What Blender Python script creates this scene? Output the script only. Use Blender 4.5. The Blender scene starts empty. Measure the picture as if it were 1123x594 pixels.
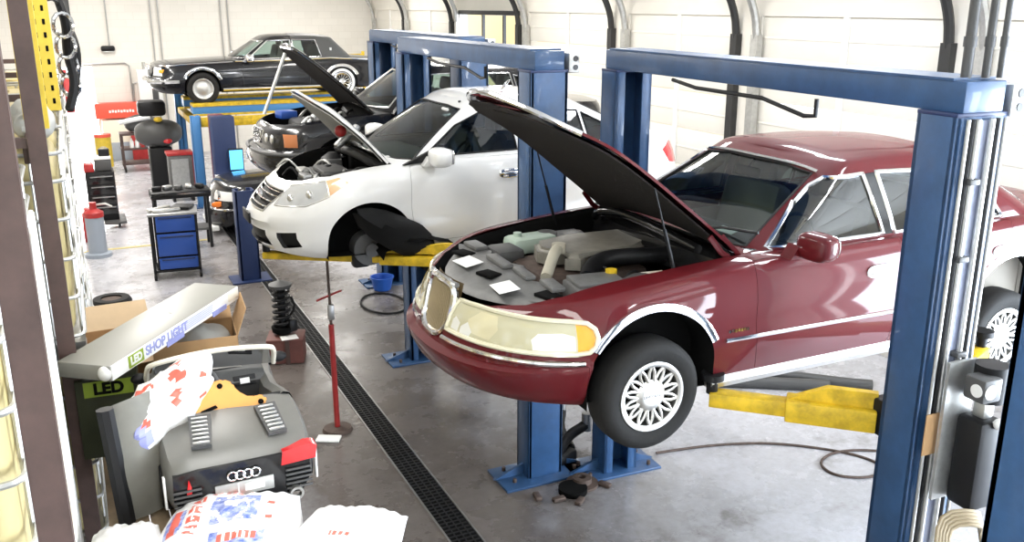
import bpy, bmesh, math, random
from math import sin, cos, pi, radians as R
from mathutils import Vector, Matrix
from mathutils.bvhtree import BVHTree
random.seed(7)
SC = bpy.context.scene
COL = SC.collection

# ------------------------------------------------------------------ materials
MATS = {}
def mat(name, col, rough=.5, metal=0., coat=0., emit=0., alpha=1., trans=0., noise=0., nscale=8., bump=0., bscale=40., col2=None, spec=.5):
    if name in MATS: return MATS[name]
    m = bpy.data.materials.new(name); m.use_nodes = True
    nt = m.node_tree; b = nt.nodes['Principled BSDF']
    c = (*col, 1.)
    b.inputs['Base Color'].default_value = c
    b.inputs['Roughness'].default_value = rough
    b.inputs['Metallic'].default_value = metal
    b.inputs['Specular IOR Level'].default_value = spec
    if coat: b.inputs['Coat Weight'].default_value = coat; b.inputs['Coat Roughness'].default_value = .04
    if emit:
        b.inputs['Emission Color'].default_value = c; b.inputs['Emission Strength'].default_value = emit
    if trans: b.inputs['Transmission Weight'].default_value = trans
    if alpha < 1: b.inputs['Alpha'].default_value = alpha
    tc = None
    def coords():
        return nt.nodes.new('ShaderNodeTexCoord').outputs['Object']
    if noise or col2:
        tc = coords()
        n = nt.nodes.new('ShaderNodeTexNoise'); n.inputs['Scale'].default_value = nscale
        n.inputs['Detail'].default_value = 6; n.inputs['Roughness'].default_value = .65
        nt.links.new(tc, n.inputs['Vector'])
        rp = nt.nodes.new('ShaderNodeValToRGB')
        d = col2 if col2 else tuple(x*(1-noise) for x in col)
        rp.color_ramp.elements[0].position = .35; rp.color_ramp.elements[1].position = .65
        rp.color_ramp.elements[0].color = (*d, 1); rp.color_ramp.elements[1].color = c
        nt.links.new(n.outputs['Fac'], rp.inputs['Fac']); nt.links.new(rp.outputs['Color'], b.inputs['Base Color'])
    if bump:
        tc = tc or coords()
        n = nt.nodes.new('ShaderNodeTexNoise'); n.inputs['Scale'].default_value = bscale; n.inputs['Detail'].default_value = 4
        nt.links.new(tc, n.inputs['Vector'])
        bp = nt.nodes.new('ShaderNodeBump'); bp.inputs['Strength'].default_value = bump; bp.inputs['Distance'].default_value = .02
        nt.links.new(n.outputs['Fac'], bp.inputs['Height']); nt.links.new(bp.outputs['Normal'], b.inputs['Normal'])
    MATS[name] = m
    return m

def glassmat(name, col, alpha):
    if name in MATS: return MATS[name]
    m = bpy.data.materials.new(name); m.use_nodes = True; nt = m.node_tree
    nt.nodes.clear()
    out = nt.nodes.new('ShaderNodeOutputMaterial'); mx = nt.nodes.new('ShaderNodeMixShader')
    tr = nt.nodes.new('ShaderNodeBsdfTransparent'); tr.inputs[0].default_value = (*col, 1)
    gl = nt.nodes.new('ShaderNodeBsdfGlossy'); gl.inputs['Roughness'].default_value = .02
    fr = nt.nodes.new('ShaderNodeFresnel'); fr.inputs[0].default_value = 1.5
    mt = nt.nodes.new('ShaderNodeMath'); mt.operation = 'ADD'; mt.inputs[1].default_value = alpha
    nt.links.new(fr.outputs[0], mt.inputs[0]); nt.links.new(mt.outputs[0], mx.inputs[0])
    nt.links.new(tr.outputs[0], mx.inputs[1]); nt.links.new(gl.outputs[0], mx.inputs[2])
    nt.links.new(mx.outputs[0], out.inputs[0])
    MATS[name] = m
    return m

M = dict(
 maroon=mat('maroon_paint', (.092,.004,.007), .6, 0, .55, spec=.15), whitep=mat('white_paint', (.80,.80,.79), .3, 0, 1.),
 blackp=mat('black_paint', (.006,.006,.008), .25, 0, .7, spec=.3), chrome=mat('chrome', (.82,.82,.83), .12, 1.),
 alum=mat('brushed_alloy', (.68,.67,.64), .32, .9), steel=mat('steel', (.42,.42,.42), .4, .9), galv=mat('galvanised', (.58,.58,.56), .42, .75, noise=.2, nscale=14),
 rubber=mat('tyre_rubber', (.014,.0135,.013), .75, spec=.3, bump=.1), black=mat('black_plastic', (.008,.008,.009), .5, spec=.3), blackg=mat('glossy_black', (.012,.012,.013), .12),
 dark=mat('dark_void', (.005,.005,.005), .95, spec=.1), darkgrey=mat('dark_grey_plastic', (.07,.07,.07), .5), grey=mat('grey_plastic', (.15,.15,.147), .5, noise=.3, nscale=9),
 blue=mat('lift_blue', (.030,.088,.21), .42, 0, .2, noise=.25, nscale=5), navy=mat('navy_blue', (.014,.03,.10), .45), yellow=mat('safety_yellow', (.78,.52,.02), .5, noise=.45, nscale=9),
 lens=mat('yellowed_lens', (.72,.68,.50), .12, 0, 1.), clear=mat('clear_lens', (.80,.80,.78), .1, 0, 1.), amber=mat('amber_lens', (.85,.36,.01), .15, 0, 1.), redl=mat('red_lens', (.62,.015,.02), .15, 0, 1.),
 glass=glassmat('car_glass', (.62,.74,.71), .04), glassd=glassmat('tinted_glass', (.20,.23,.23), .05),
 tan=mat('tan_fabric', (.22,.20,.17), .85), greyf=mat('grey_fabric', (.16,.16,.16), .9), lint=mat('hood_liner', (.010,.0065,.0055), .95, bump=.3, bscale=60),
 white=mat('white_plastic', (.82,.82,.80), .45), sticker=mat('white_sticker', (.86,.86,.84), .5), washer=mat('washer_tank_plastic', (.45,.55,.47), .35),
 manifold=mat('manifold_plastic', (.24,.225,.19), .45, noise=.25, nscale=12), redp=mat('red_paint', (.45,.03,.03), .4, noise=.3), brownsteel=mat('brown_rack_steel', (.080,.047,.040), .5, noise=.35, nscale=6),
 card=mat('cardboard', (.50,.30,.14), .85, noise=.12, nscale=6), cardl=mat('cardboard_light', (.62,.46,.29), .85, noise=.1, nscale=6), tote=mat('tote_plastic', (.46,.38,.18), .5, noise=.12, nscale=3),
 cream=mat('cream_plastic', (.78,.73,.62), .5), toygrey=mat('toy_grey_plastic', (.17,.165,.15), .33, noise=.12, nscale=4), orange=mat('orange_plastic', (.72,.33,.07), .45), bag=mat('bag_film', (.84,.83,.82), .38, bump=.5, bscale=9),
 bagblue=mat('print_blue', (.06,.12,.50), .45, col2=(.55,.60,.82), nscale=26), bagred=mat('print_red', (.72,.13,.09), .45), bluep=mat('blue_panel', (.02,.075,.34), .35), bluetub=mat('blue_tub', (.02,.12,.55), .4),
 rust=mat('rusty_iron', (.12,.085,.07), .7, .4, noise=.4, nscale=20), wood=mat('reddish_wood', (.16,.055,.045), .6, noise=.3), hose=mat('hose_tan', (.30,.24,.15), .6), screen=mat('lit_screen', (.10,.45,.9), .3, emit=1.6),
 lime=mat('lime_print', (.26,.36,.03), .6), limed=mat('dark_lime_box', (.025,.03,.012), .6), lav=mat('lavender_print', (.30,.32,.62), .5), greycard=mat('grey_print_carton', (.27,.265,.235), .42), seam=mat('seam_rubber', (.012,.01,.01), .8),
 vinyl=mat('vinyl_roof', (.10,.098,.095), .6, bump=.3, bscale=90), cloth=mat('grey_sheet_film', (.42,.42,.40), .45, bump=.3, bscale=6), rackyel=mat('rack_yellow', (.72,.52,.05), .5, noise=.2), concretepl=mat('deck_board', (.25,.18,.11), .8, noise=.3),
 bluegrey=mat('blue_grey_drum', (.30,.34,.40), .4), orangered=mat('orange_red_sign', (.75,.10,.06), .5), purple=mat('reddish_panel', (.20,.05,.06), .4),
)

# ------------------------------------------------------------------ mesh kit
class MB:
    def __init__(s): s.bm = bmesh.new(); s.mi = 0
    def face(s, vs):
        try:
            f = s.bm.faces.new(vs); f.material_index = s.mi; return f
        except ValueError: return None
    def box(s, c, d, rot=None, bev=0., seg=2, taper=None):
        r = bmesh.ops.create_cube(s.bm, size=1.)
        vs = r['verts']
        for v in vs:
            v.co = Vector((v.co.x*d[0], v.co.y*d[1], v.co.z*d[2]))
            if taper and v.co.z > 0: v.co.x *= taper[0]; v.co.y *= taper[1]
        fs = list({f for v in vs for f in v.link_faces})
        for f in fs: f.material_index = s.mi
        if bev:
            es = list({e for v in vs for e in v.link_edges})
            rr = bmesh.ops.bevel(s.bm, geom=es, offset=bev, segments=seg, affect='EDGES', profile=.5)
            vs = list({v for f in rr['faces'] for v in f.verts} | {v for v in vs if v.is_valid})
            for f in rr['faces']: f.material_index = s.mi
        m = Matrix.Translation(Vector(c))
        if rot is not None: m = m @ (rot if isinstance(rot, Matrix) else Matrix.Rotation(rot, 4, 'Z'))
        bmesh.ops.transform(s.bm, matrix=m, verts=vs)
        return s
    def ring(s, c, ax, r, n, ref=None):
        ax = Vector(ax).normalized(); ref = ref or (Vector((0,0,1)) if abs(ax.z) < .9 else Vector((1,0,0)))
        u = ax.cross(ref).normalized(); w = ax.cross(u)
        return [s.bm.verts.new(Vector(c) + u*r*cos(2*pi*k/n) + w*r*sin(2*pi*k/n)) for k in range(n)]
    def bridge(s, a, b):
        n = len(a)
        for k in range(n): s.face((a[k], a[(k+1) % n], b[(k+1) % n], b[k]))
    def cyl(s, p, q, r, n=16, r2=None, cap=True):
        p = Vector(p); q = Vector(q); a = s.ring(p, q-p, r, n); b = s.ring(q, q-p, r if r2 is None else r2, n)
        s.bridge(a, b)
        if cap: s.face(a[::-1]); s.face(b)
        return s
    def lathe(s, prof, c=(0,0,0), ax=(0,0,1), n=32, closed=False):
        ax = Vector(ax).normalized(); rings = [s.ring(Vector(c)+ax*h, ax, max(r, 1e-4), n) for r, h in prof]
        for a, b in zip(rings, rings[1:]): s.bridge(a, b)
        if closed: s.bridge(rings[-1], rings[0])
        return s
    def tube(s, pts, r, n=8, closed=False, smooth=0, flat=None):
        P = [Vector(p) for p in pts]
        for _ in range(smooth):
            Q = []
            m = len(P)
            for k in range(m if closed else m-1):
                a, b = P[k], P[(k+1) % m]; Q += [a*.75+b*.25, a*.25+b*.75]
            P = Q if closed else [P[0]] + Q + [P[-1]]
        m = len(P); rings = []; ref = None
        for k in range(m):
            t = (P[(k+1) % m]-P[k-1]) if closed else (P[min(k+1, m-1)]-P[max(k-1, 0)])
            if t.length < 1e-9: t = Vector((1,0,0))
            t.normalize()
            if ref is None: ref = Vector((0,0,1)) if abs(t.z) < .9 else Vector((1,0,0))
            u = t.cross(ref)
            if u.length < 1e-6: u = t.orthogonal()
            u.normalize(); w = u.cross(t).normalized(); ref = w
            rk = r[k*len(r)//m] if isinstance(r, (list, tuple)) else r
            fl = flat or 1.
            rings.append([s.bm.verts.new(P[k]+u*rk*fl*cos(2*pi*j/n)+w*rk*sin(2*pi*j/n)) for j in range(n)])
        for a, b in zip(rings, rings[1:]): s.bridge(a, b)
        if closed: s.bridge(rings[-1], rings[0])
        else: s.face(rings[0][::-1]); s.face(rings[-1])
        return s
    def sphere(s, c, r, n=16, m=10, rot=None, sq=None):
        rx, ry, rz = (r, r, r) if not isinstance(r, (tuple, list)) else r
        M_ = rot or Matrix.Identity(4); rows = []
        def pw(v, e): return math.copysign(abs(v)**e, v)
        e = sq or 1.
        for j in range(m+1):
            t = pi*j/m - pi/2
            rows.append([s.bm.verts.new(Vector(c)+M_ @ Vector((rx*pw(cos(t),e)*pw(cos(2*pi*k/n),e), ry*pw(cos(t),e)*pw(sin(2*pi*k/n),e), rz*pw(sin(t),e)))) for k in range(n)])
        for a, b in zip(rows, rows[1:]): s.bridge(a, b)
        return s
    def prism(s, poly, d0, d1, plane='xz', tf=None):
        def P(u, v, w):
            p = {'xz': Vector((u, w, v)), 'xy': Vector((u, v, w)), 'yz': Vector((w, u, v))}[plane]
            return tf @ p if tf else p
        a = [s.bm.verts.new(P(u, v, d0)) for u, v in poly]; b = [s.bm.verts.new(P(u, v, d1)) for u, v in poly]
        s.bridge(a, b); s.face(a[::-1]); s.face(b)
        return s
    def grid(s, rows, closed=False):
        V = [[s.bm.verts.new(p) for p in r] for r in rows]
        for a, b in zip(V, V[1:]):
            for k in range(len(a)-(0 if closed else 1)): s.face((a[k], a[(k+1) % len(a)], b[(k+1) % len(a)], b[k]))
        return V
    def cshape(s, c, d, th, z0, z1, open_dir):
        """open C channel column, d=(dx,dy), open towards open_dir (+1/-1 in y)"""
        x, y = c; dx, dy = d; o = open_dir
        s.box((x, y-o*(dy/2-th/2), (z0+z1)/2), (dx, th, z1-z0), bev=.006)
        for sx in (-1, 1):
            s.box((x+sx*(dx/2-th/2), y, (z0+z1)/2), (th, dy, z1-z0), bev=.004)
            s.box((x+sx*(dx/2-.045), y+o*(dy/2-th/2), (z0+z1)/2), (.09, th, z1-z0), bev=.004)
        return s
    def obj(s, name, mt, parent=None, smooth=40, label=None, bmx=None, mods=None):
        return link_bm(name, s.bm, mt, parent, smooth, label)

def link_bm(name, bm, mt, parent=None, smooth=40, label=None, recalc=True):
    me = bpy.data.meshes.new(name)
    if recalc: bmesh.ops.recalc_face_normals(bm, faces=bm.faces[:])
    bm.to_mesh(me); bm.free()
    for m in (mt if isinstance(mt, (list, tuple)) else [mt]): me.materials.append(M[m] if isinstance(m, str) else m)
    if smooth:
        me.shade_smooth(); me.set_sharp_from_angle(angle=R(smooth))
    o = bpy.data.objects.new(name, me); COL.objects.link(o)
    if parent is not None: o.parent = parent
    if label: o['label'] = label
    return o

def thing(name, label, cat, loc=(0,0,0), rz=0., group=None, rot=None):
    o = bpy.data.objects.new(name, None); COL.objects.link(o); o.empty_display_size = .1
    o.location = loc; o.rotation_euler = rot if rot else (0, 0, rz); o['label'] = label; o['category'] = cat
    if group: o['group'] = group
    return o
def tag(o, label, cat, group=None, kind=None):
    if label: o['label'] = label
    if cat: o['category'] = cat
    if group: o['group'] = group
    if kind: o['kind'] = kind
    return o
def struct(o, cat=None): o['kind'] = 'structure'; return o
def dup(root, loc, rz=None, label=None, group=None):
    def cp(o, par):
        c = o.copy(); COL.objects.link(c)
        if par is not None: c.parent = par
        for ch in o.children: cp(ch, c)
        return c
    r = cp(root, None); r.location = loc
    if rz is not None: r.rotation_euler = (0, 0, rz)
    if label: r['label'] = label
    if group: r['group'] = group
    return r
def RM(x=0, y=0, z=0): return Matrix.Rotation(R(z), 4, 'Z') @ Matrix.Rotation(R(y), 4, 'Y') @ Matrix.Rotation(R(x), 4, 'X')
def text_mesh(name, s, size, mt, parent, loc, rot, ext=.001, align='CENTER', sx=1., label=None, bold=0):
    cu = bpy.data.curves.new(name, 'FONT'); cu.body = s; cu.size = size; cu.extrude = ext; cu.align_x = align; cu.align_y = 'CENTER'; cu.offset = bold
    t = bpy.data.objects.new(name+'_tmp', cu); COL.objects.link(t)
    dg = bpy.context.evaluated_depsgraph_get(); me = bpy.data.meshes.new_from_object(t.evaluated_get(dg))
    bpy.data.objects.remove(t); bpy.data.curves.remove(cu)
    me.materials.clear(); me.materials.append(M[mt] if isinstance(mt, str) else mt)
    o = bpy.data.objects.new(name, me); COL.objects.link(o)
    if parent is not None: o.parent = parent
    m = Matrix.Translation(Vector(loc)) @ rot @ Matrix.Diagonal((sx, 1, 1, 1))
    me.transform(m)
    if label: o['label'] = label
    return o
def interp(xs, x):
    """monotone cubic-ish interpolation through (x, v) pairs"""
    if x <= xs[0][0]: return xs[0][1]
    if x >= xs[-1][0]: return xs[-1][1]
    for k in range(len(xs)-1):
        if xs[k][0] <= x <= xs[k+1][0]:
            x0, v0 = xs[k]; x1, v1 = xs[k+1]; h = x1-x0; t = (x-x0)/h
            def sl(j):
                if j <= 0 or j >= len(xs)-1: 
                    a, b = (0, 1) if j <= 0 else (len(xs)-2, len(xs)-1)
                    return (xs[b][1]-xs[a][1])/(xs[b][0]-xs[a][0])
                d0 = (xs[j][1]-xs[j-1][1])/(xs[j][0]-xs[j-1][0]); d1 = (xs[j+1][1]-xs[j][1])/(xs[j+1][0]-xs[j][0])
                return 0 if d0*d1 <= 0 else 2*d0*d1/(d0+d1)
            m0, m1 = sl(k)*h, sl(k+1)*h
            return (2*t**3-3*t*t+1)*v0+(t**3-2*t*t+t)*m0+(-2*t**3+3*t*t)*v1+(t**3-t*t)*m1
# ------------------------------------------------------------------ car kit
def sup(th, w, a, n):
    return w*max(sin(th), 0)**(2/n), a*(1-max(cos(th), 0)**(2/n))
def inpoly(pt, poly):
    x, y = pt; c = False; n = len(poly)
    for k in range(n):
        x1, y1 = poly[k]; x2, y2 = poly[k-1]
        if (y1 > y) != (y2 > y) and x < (x2-x1)*(y-y1)/(y2-y1)+x1: c = not c
    return c
AX = {'xz': (0, 2), 'yz': (1, 2), 'xy': (0, 1)}
def cut_poly(bm, poly, plane, filt):
    ia, ib = AX[plane]
    us = [p[0] for p in poly]; vs = [p[1] for p in poly]
    u0, u1, v0, v1 = min(us)-.01, max(us)+.01, min(vs)-.01, max(vs)+.01
    def cand():
        out = []
        for f in bm.faces:
            a = [v.co[ia] for v in f.verts]; b = [v.co[ib] for v in f.verts]
            if max(a) > u0 and min(a) < u1 and max(b) > v0 and min(b) < v1 and filt(f): out.append(f)
        return out
    n = len(poly)
    for k in range(n):
        p = poly[k]; q = poly[(k+1) % n]
        no = Vector((0,0,0)); no[ia] = q[1]-p[1]; no[ib] = -(q[0]-p[0])
        co = Vector((0,0,0)); co[ia] = p[0]; co[ib] = p[1]
        if no.length < 1e-7: continue
        no.normalize()
        # only faces near this edge segment
        lo = (min(p[0], q[0])-.02, min(p[1], q[1])-.02); hi = (max(p[0], q[0])+.02, max(p[1], q[1])+.02)
        fs = []
        for f in cand():
            a = [v.co[ia] for v in f.verts]; b = [v.co[ib] for v in f.verts]
            if max(a) > lo[0] and min(a) < hi[0] and max(b) > lo[1] and min(b) < hi[1]: fs.append(f)
        if not fs: continue
        g = set(fs) | {e for f in fs for e in f.edges} | {v for f in fs for v in f.verts}
        bmesh.ops.bisect_plane(bm, geom=list(g), dist=1e-5, plane_co=co, plane_no=no)
    res = []
    for f in bm.faces:
        if filt(f):
            c = f.calc_center_median()
            if inpoly((c[ia], c[ib]), poly): res.append(f)
    return res
def cut_box(bm, lo, hi, filt=None):
    """bisect by axis planes lo/hi (None to skip) and return the faces inside"""
    ok = filt or (lambda f: True)
    def near(f):
        c = f.calc_center_median()
        return all((lo[i] is None or max(v.co[i] for v in f.verts) > lo[i]-1e-4) and (hi[i] is None or min(v.co[i] for v in f.verts) < hi[i]+1e-4) for i in range(3)) and ok(f)
    for i in range(3):
        for b in (lo[i], hi[i]):
            if b is None: continue
            fs = [f for f in bm.faces if near(f)]
            g = set(fs) | {e for f in fs for e in f.edges} | {v for f in fs for v in f.verts}
            co = Vector((0,0,0)); co[i] = b; no = Vector((0,0,0)); no[i] = 1
            bmesh.ops.bisect_plane(bm, geom=list(g), dist=1e-5, plane_co=co, plane_no=no)
    out = []
    for f in bm.faces:
        c = f.calc_center_median()
        if ok(f) and all((lo[i] is None or c[i] > lo[i]) and (hi[i] is None or c[i] < hi[i]) for i in range(3)): out.append(f)
    return out
def take(bm, faces, keep=False):
    """copy faces into a new bmesh and (unless keep) remove them"""
    nb = bmesh.new(); mp = {}
    for f in faces:
        vs = []
        for v in f.verts:
            if v.index not in mp or True:
                k = v
                if k not in mp: mp[k] = nb.verts.new(v.co)
                vs.append(mp[k])
        try: nb.faces.new(vs).material_index = f.material_index
        except ValueError: pass
    if not keep: bmesh.ops.delete(bm, geom=faces, context='FACES')
    bmesh.ops.recalc_face_normals(nb, faces=nb.faces[:]); nb.normal_update()
    return nb
def inset_along(bm, d, ref=None):
    """push along normal so that it goes inwards (towards ref point) by d"""
    bm.normal_update()
    if ref is None: ref = Vector((0,0,0))
    s = sum((f.normal.dot(f.calc_center_median()-ref) for f in bm.faces))
    sg = 1 if s > 0 else -1
    for v in bm.verts: v.co -= v.normal*d*sg
def loops(bm):
    """ordered boundary loops"""
    es = {e for e in bm.edges if len(e.link_faces) == 1}; out = []
    while es:
        e = es.pop(); st = e.verts[0]; cur = e.verts[1]; lp = [st, cur]
        while cur != st:
            nx = next((x for x in cur.link_edges if x in es), None)
            if nx is None: break
            es.discard(nx); cur = nx.other_vert(cur); lp.append(cur)
        out.append([v.co.copy() for v in lp[:-1]] if lp[-1] == lp[0] else [v.co.copy() for v in lp])
    return out
def thick(bm, d):
    """give a shell a thickness d (inwards wherever normals point out)"""
    r = bmesh.ops.solidify(bm, geom=bm.faces[:], thickness=d)
    return bm
def arc_poly(cx, cz, r, n=30, zlow=None, sq=1.):
    pts = []
    for k in range(n+1):
        a = pi*k/n
        pts.append((cx+r*cos(a), cz+r*sq*sin(a)))
    zl = cz-.6 if zlow is None else zlow
    return pts + [(cx-r, zl), (cx+r, zl)]

class Car:
    def __init__(s, P):
        s.P = P; s.t = P['levels_t']; s.N = None
        s.lower(); s.upper()
    def zt(s, x): return interp(s.P['belt'], x)
    def zb(s, x): return interp(s.P['sill'], x)
    def contour(s, xn, xt, w):
        P = s.P; pts = []
        m1, m2, m3 = P.get('m', (20, 84, 16)); a, nf, b, nr = P['nose_a'], P['nose_n'], P['tail_a'], P['tail_n']
        for k in range(m1):
            th = pi/2*k/m1; y, d = sup(th, 1, a, nf); pts.append((xn+d, y))
        for k in range(m2+1):
            pts.append((xn+a+(xt-b-xn-a)*k/m2, 1.))
        for k in range(m3-1, -1, -1):
            th = pi/2*k/m3; y, d = sup(th, 1, b, nr); pts.append((xt-d, y))
        return [(x, y*w*interp(P['plan'], x)) for x, y in pts]
    def lower(s):
        P = s.P; bm = bmesh.new(); s.bm = bm; lev = []
        for t, xn, xt, w in zip(P['levels_t'], P['nose'], P['tail'], P['width']):
            c = s.contour(xn, xt, w*P['hw']); row = []
            for x, y in c:
                z0, z1 = s.zb(x), s.zt(x); row.append(Vector((x, y, z0+(z1-z0)*t)))
            lev.append(row)
        n = len(lev[0]); s.lev = lev; rings = []
        for row in lev:
            rt = [bm.verts.new(p) for p in row]
            lf = [rt[0]] + [bm.verts.new((p.x, -p.y, p.z)) for p in row[1:-1]] + [rt[-1]]
            rings.append((rt, lf))
        for (a, b), (c, d) in zip(rings, rings[1:]):
            for k in range(n-1):
                bm.faces.new((a[k], a[k+1], c[k+1], c[k])); bm.faces.new((b[k+1], b[k], d[k], d[k+1]))
        # lid
        J = P.get('J', 18); rt, lf = rings[-1]; rows = []
        for k in range(1, n-1):
            p = lev[-1][k]; row = [lf[k]]
            for j in range(1, J):
                u = -1+2*j/J; u = math.copysign(abs(u)**.8, u)
                row.append(bm.verts.new((p.x, p.y*u, s.lidz(p.x, u))))
            rows.append(row+[rt[k]])
        for a, b in zip(rows, rows[1:]):
            for j in range(J): bm.faces.new((a[j], a[j+1], b[j+1], b[j]))
        for c, r_ in ((rt[0], rows[0]), (rt[-1], rows[-1])):
            for j in range(J): bm.faces.new((c, r_[j], r_[j+1]))
        bmesh.ops.recalc_face_normals(bm, faces=bm.faces[:]); bm.normal_update()
        s.bvh = BVHTree.FromBMesh(bm); s.topc = lev[-1]; s.botc = lev[0]
    def lidz(s, x, u):
        return s.zt(x) + interp(s.P['crown'], x)*(1-abs(u)**2.4)
    def lid_w(s, x):
        c = s.topc
        for k in range(len(c)-1):
            if c[k].x <= x <= c[k+1].x:
                d = c[k+1].x-c[k].x; return c[k].y+(c[k+1].y-c[k].y)*((x-c[k].x)/d if d > 1e-9 else 0)
        return .1
    def side_y(s, x, z, sg=-1):
        h = s.bvh.ray_cast(Vector((x, sg*3, z)), Vector((0, -sg, 0)))
        return h[0].y if h[0] else sg*s.P['hw']
    def front_x(s, y, z, d=1):
        h = s.bvh.ray_cast(Vector((-2 if d > 0 else 9, y, z)), Vector((d, 0, 0)))
        return h[0].x if h[0] else 0
    def top_z(s, x, y):
        h = s.bvh.ray_cast(Vector((x, y, 3)), Vector((0, 0, -1)))
        return h[0].z if h[0] else 0
    def upper(s):
        G = s.P['gh']; g = bmesh.new(); s.gb = g; T = [0, .12, .25, .4, .55, .7, .82, .92, 1.]; lev = []
        m1, m2, m3 = 16, 40, 16
        for t in T:
            xf = G['xf'][0]+(G['xf'][1]-G['xf'][0])*t**G.get('fc', 1.); xr = G['xr'][0]+(G['xr'][1]-G['xr'][0])*t**G.get('rc', 1.); w = G['w'][0]+(G['w'][1]-G['w'][0])*t**G.get('wc', 1.25)
            af = G['af'][0]+(G['af'][1]-G['af'][0])*t; ar = G['ar'][0]+(G['ar'][1]-G['ar'][0])*t; row = []
            for k in range(m1): y, d = sup(pi/2*k/m1, w, af, G['n']); row.append((xf+d, y))
            for k in range(m2+1): row.append((xf+af+(xr-ar-xf-af)*k/m2, w))
            for k in range(m3-1, -1, -1): y, d = sup(pi/2*k/m3, w, ar, G['n']); row.append((xr-d, y))
            rr = []
            for x, y in row:
                z0 = s.lidz(x, min(1, y/max(s.lid_w(x), .05)))-.012; z1 = interp(G['roof'], x)
                # z0 follows the base contour only near the bottom
                zz = z0+(z1-z0)*t
                rr.append(Vector((x, y, zz)))
            lev.append(rr)
        # straighten: recompute z with the base z of the same index
        base = lev[0]; top = lev[-1]
        for q, t in enumerate(T):
            for k in range(len(base)): lev[q][k].z = base[k].z+(top[k].z-base[k].z)*t
        # rounded edge
        last = lev[-1]
        for ins, up in ((.022, .014), (.055, .026)):
            rr = []
            cx = (last[0].x+last[-1].x)/2; hl = (last[-1].x-last[0].x)/2
            for p in last:
                w = G['w'][1]; rr.append(Vector((cx+(p.x-cx)*(1-ins/hl), p.y*(1-ins/w), p.z+up)))
            lev.append(rr)
        n = len(base); rings = []
        for row in lev:
            rt = [g.verts.new(p) for p in row]; lf = [rt[0]]+[g.verts.new((p.x, -p.y, p.z)) for p in row[1:-1]]+[rt[-1]]
            rings.append((rt, lf))
        for (a, b), (c, d) in zip(rings, rings[1:]):
            for k in range(n-1):
                g.faces.new((a[k], a[k+1], c[k+1], c[k])); g.faces.new((b[k+1], b[k], d[k], d[k+1]))
        J = 14; rt, lf = rings[-1]; rows = []; cr = G.get('crown', .05)
        for k in range(1, n-1):
            p = lev[-1][k]; row = [lf[k]]
            e = min(1, p.y/(G['w'][1]*.9))
            for j in range(1, J):
                u = -1+2*j/J; row.append(g.verts.new((p.x, p.y*u, p.z+cr*e*e*(1-u*u))))
            rows.append(row+[rt[k]])
        for a, b in zip(rows, rows[1:]):
            for j in range(J): g.faces.new((a[j], a[j+1], b[j+1], b[j]))
        for c, r_ in ((rt[0], rows[0]), (rt[-1], rows[-1])):
            for j in range(J): g.faces.new((c, r_[j], r_[j+1]))
        bmesh.ops.recalc_face_normals(g, faces=g.faces[:]); g.normal_update()
        s.gbvh = BVHTree.FromBMesh(g); s.gbase = base; s.groof = lev[-1]
        # open the lid beneath the greenhouse
        fp = [(p.x, p.y*.97) for p in base[::3]]+[(base[-1].x, 0)]
        fp = [(G['xf'][0]+.02+(x-G['xf'][0])*.985, y) for x, y in fp]
        hole = [f for f in s.bm.faces if f.normal.z > .5 and inpoly((f.calc_center_median().x, abs(f.calc_center_median().y)), [(fp[0][0], -.01)]+fp+[(fp[-1][0], -.01)]) and f.calc_center_median().z > s.zt(f.calc_center_median().x)-.06]
        bmesh.ops.delete(s.bm, geom=hole, context='FACES')
    # --- helpers that emit parts
    def sidefilt(s, sg): return lambda f: f.normal.y*sg > .3 and f.calc_center_median().y*sg > 0
    def windows(s, root, polys, glass='glass', trim=None, tr=.008, sides=(-1, 1), name='side_window'):
        for sg in sides:
            for poly in polys:
                fs = cut_poly(s.gb, poly, 'xz', s.sidefilt(sg))
                if not fs: continue
                nb = take(s.gb, fs); lp = loops(nb); inset_along(nb, .006, Vector((poly[0][0], 0, .8)))
                w = link_bm(name, nb, glass, root, recalc=False)
                if trim and lp:
                    b = MB(); b.tube(max(lp, key=len), tr, 6, closed=True); b.obj('window_trim', trim, w)
    def screen(s, root, poly, front=True, glass='glass', trim=None, tr=.01, name='windshield'):
        sg = -1 if front else 1; mid = (s.P['gh']['xf'][1]+s.P['gh']['xr'][1])/2
        fs = cut_poly(s.gb, poly, 'yz', lambda f: f.normal.x*sg > .12 and (f.calc_center_median().x-mid)*sg > 0)
        if not fs: return None
        nb = take(s.gb, fs); lp = loops(nb); inset_along(nb, .006, Vector((mid, 0, .8)))
        w = link_bm(name, nb, glass, root, recalc=False)
        if trim and lp:
            b = MB(); b.tube(max(lp, key=len), tr, 6, closed=True); b.obj('windshield_trim' if front else 'rear_window_trim', trim, w)
        return w
    def panel(s, root, name, poly, plane, filt, mt, gap=.006, label=None, thk=.012, keep=None, rot=None):
        """cut a panel out of the lower body, leaving a rubber-lined gap"""
        fs = cut_poly(s.bm, poly, plane, filt)
        if not fs: return None
        nb = take(s.bm, fs)
        # shrink boundary a little so that the seam reads
        if gap:
            bv = [v for v in nb.verts if v.is_boundary]; cen = sum((v.co for v in nb.verts), Vector())/len(nb.verts); mv = []
            for v in bv:
                d = Vector()
                for e in v.link_edges:
                    if e.is_boundary:
                        f = e.link_faces[0]; m = (e.verts[0].co+e.verts[1].co)/2; t = (e.verts[1].co-e.verts[0].co)
                        q = f.normal.cross(t)
                        if q.length > 1e-9:
                            q.normalize()
                            if q.dot(f.calc_center_median()-m) < 0: q = -q
                            d += q
                if d.length > 1e-6: mv.append((v, d.normalized()*gap))
            for v, d in mv: v.co += d
        if thk: thick(nb, thk)
        return link_bm(name, nb, mt, root, label=label)
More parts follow.
